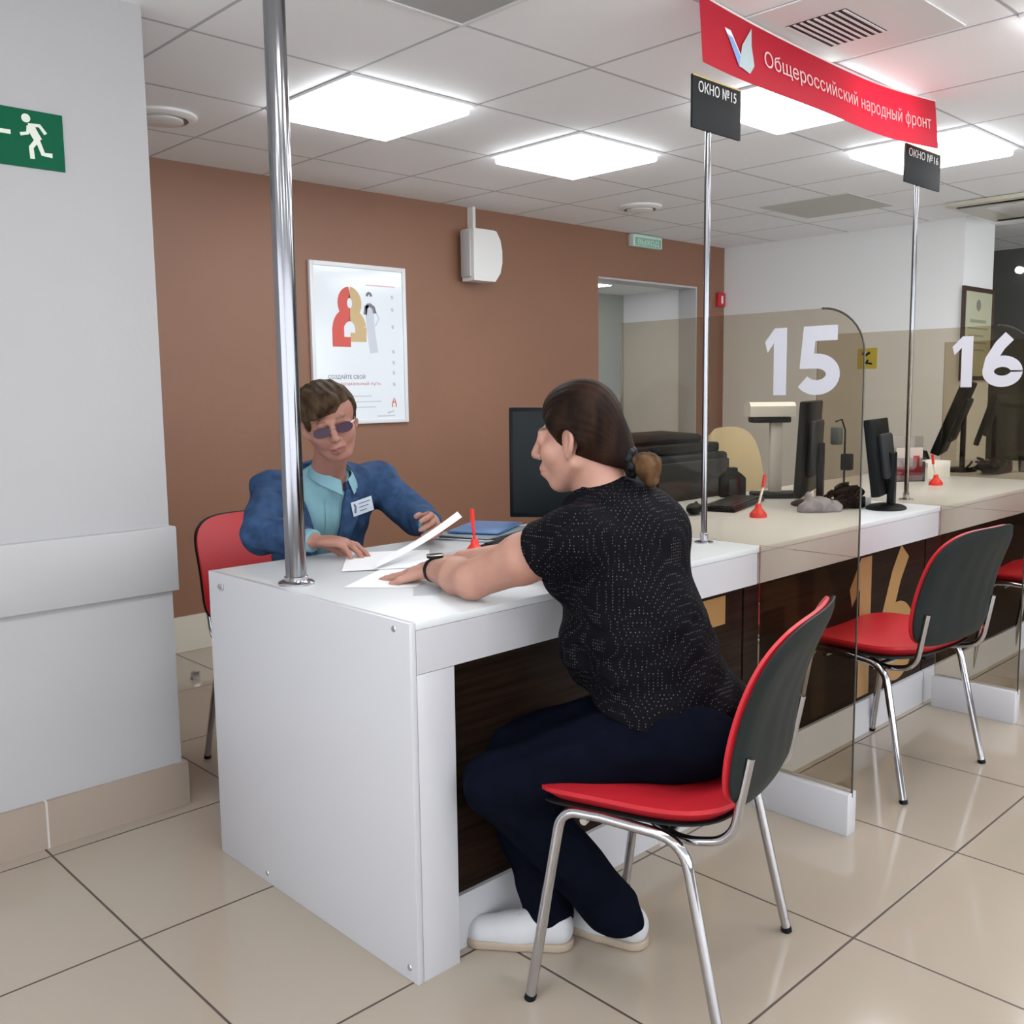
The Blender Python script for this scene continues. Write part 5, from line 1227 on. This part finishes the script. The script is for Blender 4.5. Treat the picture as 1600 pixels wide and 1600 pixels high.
# shirt
M_shirt = mat('pale_aqua_shirt', (0.165, 0.33, 0.385), 0.65, bump=(25, 0.25), noise=(12, 0.05))
S = SDF(0.004); torsoM(S, -0.002)
for g in 'LR':
    a, b = K['el' + g], K['wr' + g]; S.c(a * 0.45 + b * 0.55, a * 0.04 + b * 0.96, 0.036, 0.0345, 0.01)
def shirtM(X, Y, Z, F):
    c0 = K['neckb'] + wz * 0.035 + mf * 0.030
    sp = np.sqrt((X - c0[0]) ** 2 + (Y - c0[1]) ** 2 + ((Z - c0[2]) / 1.0) ** 2) - 0.066
    v = (np.abs((X - c0[0]) * mr_[0] + (Y - c0[1]) * mr_[1]) - 0.5 * (Z - 0.955)) ; front = ((X - c0[0]) * mf[0] + (Y - c0[1]) * mf[1])
    F = np.where((front > 0) & (Z > 0.955), np.maximum(F, -v), F)
    F = np.maximum(F, -sp)
    for g in 'LR':
        a, b = K['wr' + g], nrm(K['wr' + g] - K['el' + g]); q = (X - a[0]) * b[0] + (Y - a[1]) * b[1] + (Z - a[2]) * b[2]
        near = (X - a[0]) ** 2 + (Y - a[1]) ** 2 + (Z - a[2]) ** 2 < 0.007
        F = np.where(near, np.maximum(F, q - 0.004), F)
    return F + 0.0015 * np.sin(50 * Z + 30 * X) * np.sin(60 * X)
S.fn(shirtM); so = S.build('shirt', M_shirt, pm_, P0)
# shirt collar flaps
for g in (-1, 1):
    c0 = K['neckb']
    def cf(u, v, g=g):
        a = math.radians(180 - 168 * u)     # from back of neck to front
        rr = 0.060 + 0.004 * u; p = c0 + mf * (0.010 + rr * -math.cos(PI - math.radians(0)) * 0) 
        p = c0 + mf * (0.012 + rr * math.cos(a)) + mr_ * g * rr * math.sin(a) + wz * (0.040 - 0.058 * u ** 1.6)
        o = nrm(mf * math.cos(a) + mr_ * g * (math.sin(a) + 0.2)); ln = 0.026 + 0.022 * u ** 2
        return Vector(p + o * (0.003 + ln * 0.45 * v) - wz * ln * v - np.array(P0))
    sheet(cf, 24, 6, 0.0025 * g, MB()).build('shirt_collar', M_shirt, pm_)
# jacket
def jacket_mat():
    m = mat('blue_jacket_cloth', (0.026, 0.060, 0.135), 0.8, spec=0.2, noise=(26, 0.35), bump=(120, 0.15)); return m
M_jack = jacket_mat()
S = SDF(0.004)
torsoM(S, 0.012); 
for g in 'LR':
    S.e(K['sh' + g] + wz * 0.018 - mf * 0.005 + mr_ * (0.012 if g == 'R' else -0.012), (0.060, 0.058, 0.048), mR, 0.03); S.c(K['sh' + g], K['el' + g], 0.067, 0.060, 0.02); S.c(K['el' + g], K['el' + g] * 0.12 + K['wr' + g] * 0.88, 0.060, 0.044, 0.015)
Vx0 = 0.545
def jack(X, Y, Z, F):
    F = F + 0.0035 * np.sin(42 * (Z + 0.6 * X)) * np.sin(30 * (X - Y) + 20 * Z) + 0.002 * np.sin(75 * X + 60 * Y - 50 * Z)
    xl = 0.403 + (1.095 - Z) * 0.290; xr = 0.588 - (1.086 - Z) * 0.110; fr = (X - K['chest'][0]) * mf[0] + (Y - K['chest'][1]) * mf[1]
    v = np.maximum(xl - X, X - xr)
    F = np.where(fr > 0.0, np.maximum(F, -v), F)
    c0 = K['neckb'] + wz * 0.055 + mf * 0.03
    sp = np.sqrt((X - c0[0]) ** 2 + (Y - c0[1]) ** 2 + (Z - c0[2]) ** 2) - 0.090
    F = np.maximum(F, -sp)
    for g in 'LR':
        a, b = K['wr' + g], nrm(K['wr' + g] - K['el' + g]); q = (X - a[0]) * b[0] + (Y - a[1]) * b[1] + (Z - a[2]) * b[2]
        near = (X - a[0]) ** 2 + (Y - a[1]) ** 2 + (Z - a[2]) ** 2 < 0.008
        F = np.where(near, np.maximum(F, q + (0.024 if g == 'R' else 0.012)), F)
    return np.maximum(F, 0.50 - Z)
S.fn(jack); jo = S.build('jacket', M_jack, pm_, P0)
from mathutils.bvhtree import BVHTree
JB = BVHTree.FromPolygons([v.co.copy() for v in jo.data.vertices], [tuple(p.vertices) for p in jo.data.polygons])
SB = BVHTree.FromPolygons([v.co.copy() for v in so.data.vertices], [tuple(p.vertices) for p in so.data.polygons])
def plk(u, v):
    z = 0.72 + 0.235 * u; x = 0.520 + 0.018 * (v - 0.5) - 0.0 * u
    h_ = SB.ray_cast(Vector((x - P0[0], -0.9, z)), Vector((0, 1, 0))); return Vector((x - P0[0], (h_[0].y if h_[0] is not None else -0.2) - 0.003, z))
sheet(plk, 20, 3, -0.0015, MB()).build('button_placket', M_shirt, pm_)
# lapels: strips along the V opening, lying on the chest
def chest_y(x, z):      # front surface of the jacket roughly
    t = np.clip((z - 0.72) / (0.905 - 0.72), 0, 1.0); c = K['waist'] * (1 - t) + K['chest'] * t
    hw = 0.157 * (1 - t) + 0.174 * t; hd = hw * (0.75 * (1 - t) + 0.70 * t)
    dz = max(0, z - 0.905); hd *= math.sqrt(max(0.05, 1 - (dz / 0.20) ** 2))
    lx = (x - c[0]); return c[1] - hd * math.sqrt(max(0.05, 1 - (lx / hw) ** 2)) - 0.008
for g in (-1, 1):
    def lf(u, v, g=g):
        z = 0.735 + 0.245 * u
        edge = 0.403 + (1.095 - z) * 0.290 if g > 0 else 0.588 - (1.086 - z) * 0.110
        notch = 0.55 if 0.80 < u < 0.86 else 1.0
        wid = (0.014 + 0.050 * min(1, u * 1.5)) * (1 - max(0, u - 0.86) * 2.2) * notch
        x = edge + (0.004 - wid * v) * g
        hit = JB.ray_cast(Vector((x - P0[0], -0.9, z - P0[2])), Vector((0, 1, 0)))
        y = hit[0].y if hit[0] is not None and hit[0].y < 0.05 else -0.10
        if v < 0.15: hit2 = JB.ray_cast(Vector((x - g * 0.012 - P0[0], -0.9, z - P0[2])), Vector((0, 1, 0))); y = hit2[0].y if hit2[0] is not None else y
        return Vector((x - P0[0], y - 0.004 - 0.011 * v, z - P0[2]))
    sheet(lf, 30, 8, 0.004 * g, MB()).build('lapel', mat('blue_lapel_cloth', (0.036, 0.078, 0.165), 0.8, spec=0.2, noise=(26, 0.3)), pm_)  # jacket cloth made lighter: the shading that sets lapels off is in the colour
# trousers and shoes behind the counter
S = SDF(0.007)
for g in 'LR': S.c(K['hip' + g], K['kn' + g], 0.088, 0.064, 0.03); S.c(K['kn' + g], K['an' + g] - wz * 0.03, 0.062, 0.055, 0.02)
S.e(K['pelvis'] - wz * 0.01, (0.17, 0.125, 0.115), mR, 0.03); S.fn(lambda X, Y, Z, F: np.maximum(np.maximum(F, Z - 0.62), 0.05 - Z))
S.build('trousers', mat('dark_trousers', (0.02, 0.025, 0.04), 0.7), pm_, P0)
for g in 'LR': shoe((K['an' + g][0], K['an' + g][1] + 0.05), (K['an' + g][0], K['an' + g][1] - 0.21), pm_, P0, M_black, M_black)
# badge
_h = JB.ray_cast(Vector((0.640 - P0[0], -0.9, 0.918)), Vector((0, 1, 0))); bc = np.array([0.640, _h[0].y + P0[1] - 0.020, 0.918]); 
Mb = frame(tuple(bc - np.array(P0)), (0.98, 0.10, 0.17), (-0.16, 0.05, 0.98))
bd = MB().box((-0.045, -0.024, -0.001), (0.045, 0.024, 0.0012), 0, 0, Mb).build('name_badge', mat('badge_white', (0.55, 0.62, 0.70), 0.3), pm_, 'white name badge on the jacket')
e = MB()
for k in range(3): e.ribbon([(-0.015, 0.012 - k * 0.012), (0.035 - 0.01 * k, 0.012 - k * 0.012)], 0.003, 0.0004, Mb @ Matrix.Translation((0, 0, 0.0013)))
e.ribbon([(-0.036, -0.014), (-0.030, 0.006), (-0.034, 0.016)], 0.008, 0.0004, Mb @ Matrix.Translation((0, 0, 0.0013))).build('badge_print', mat('badge_ink', (0.10, 0.13, 0.22), 0.5), bd)
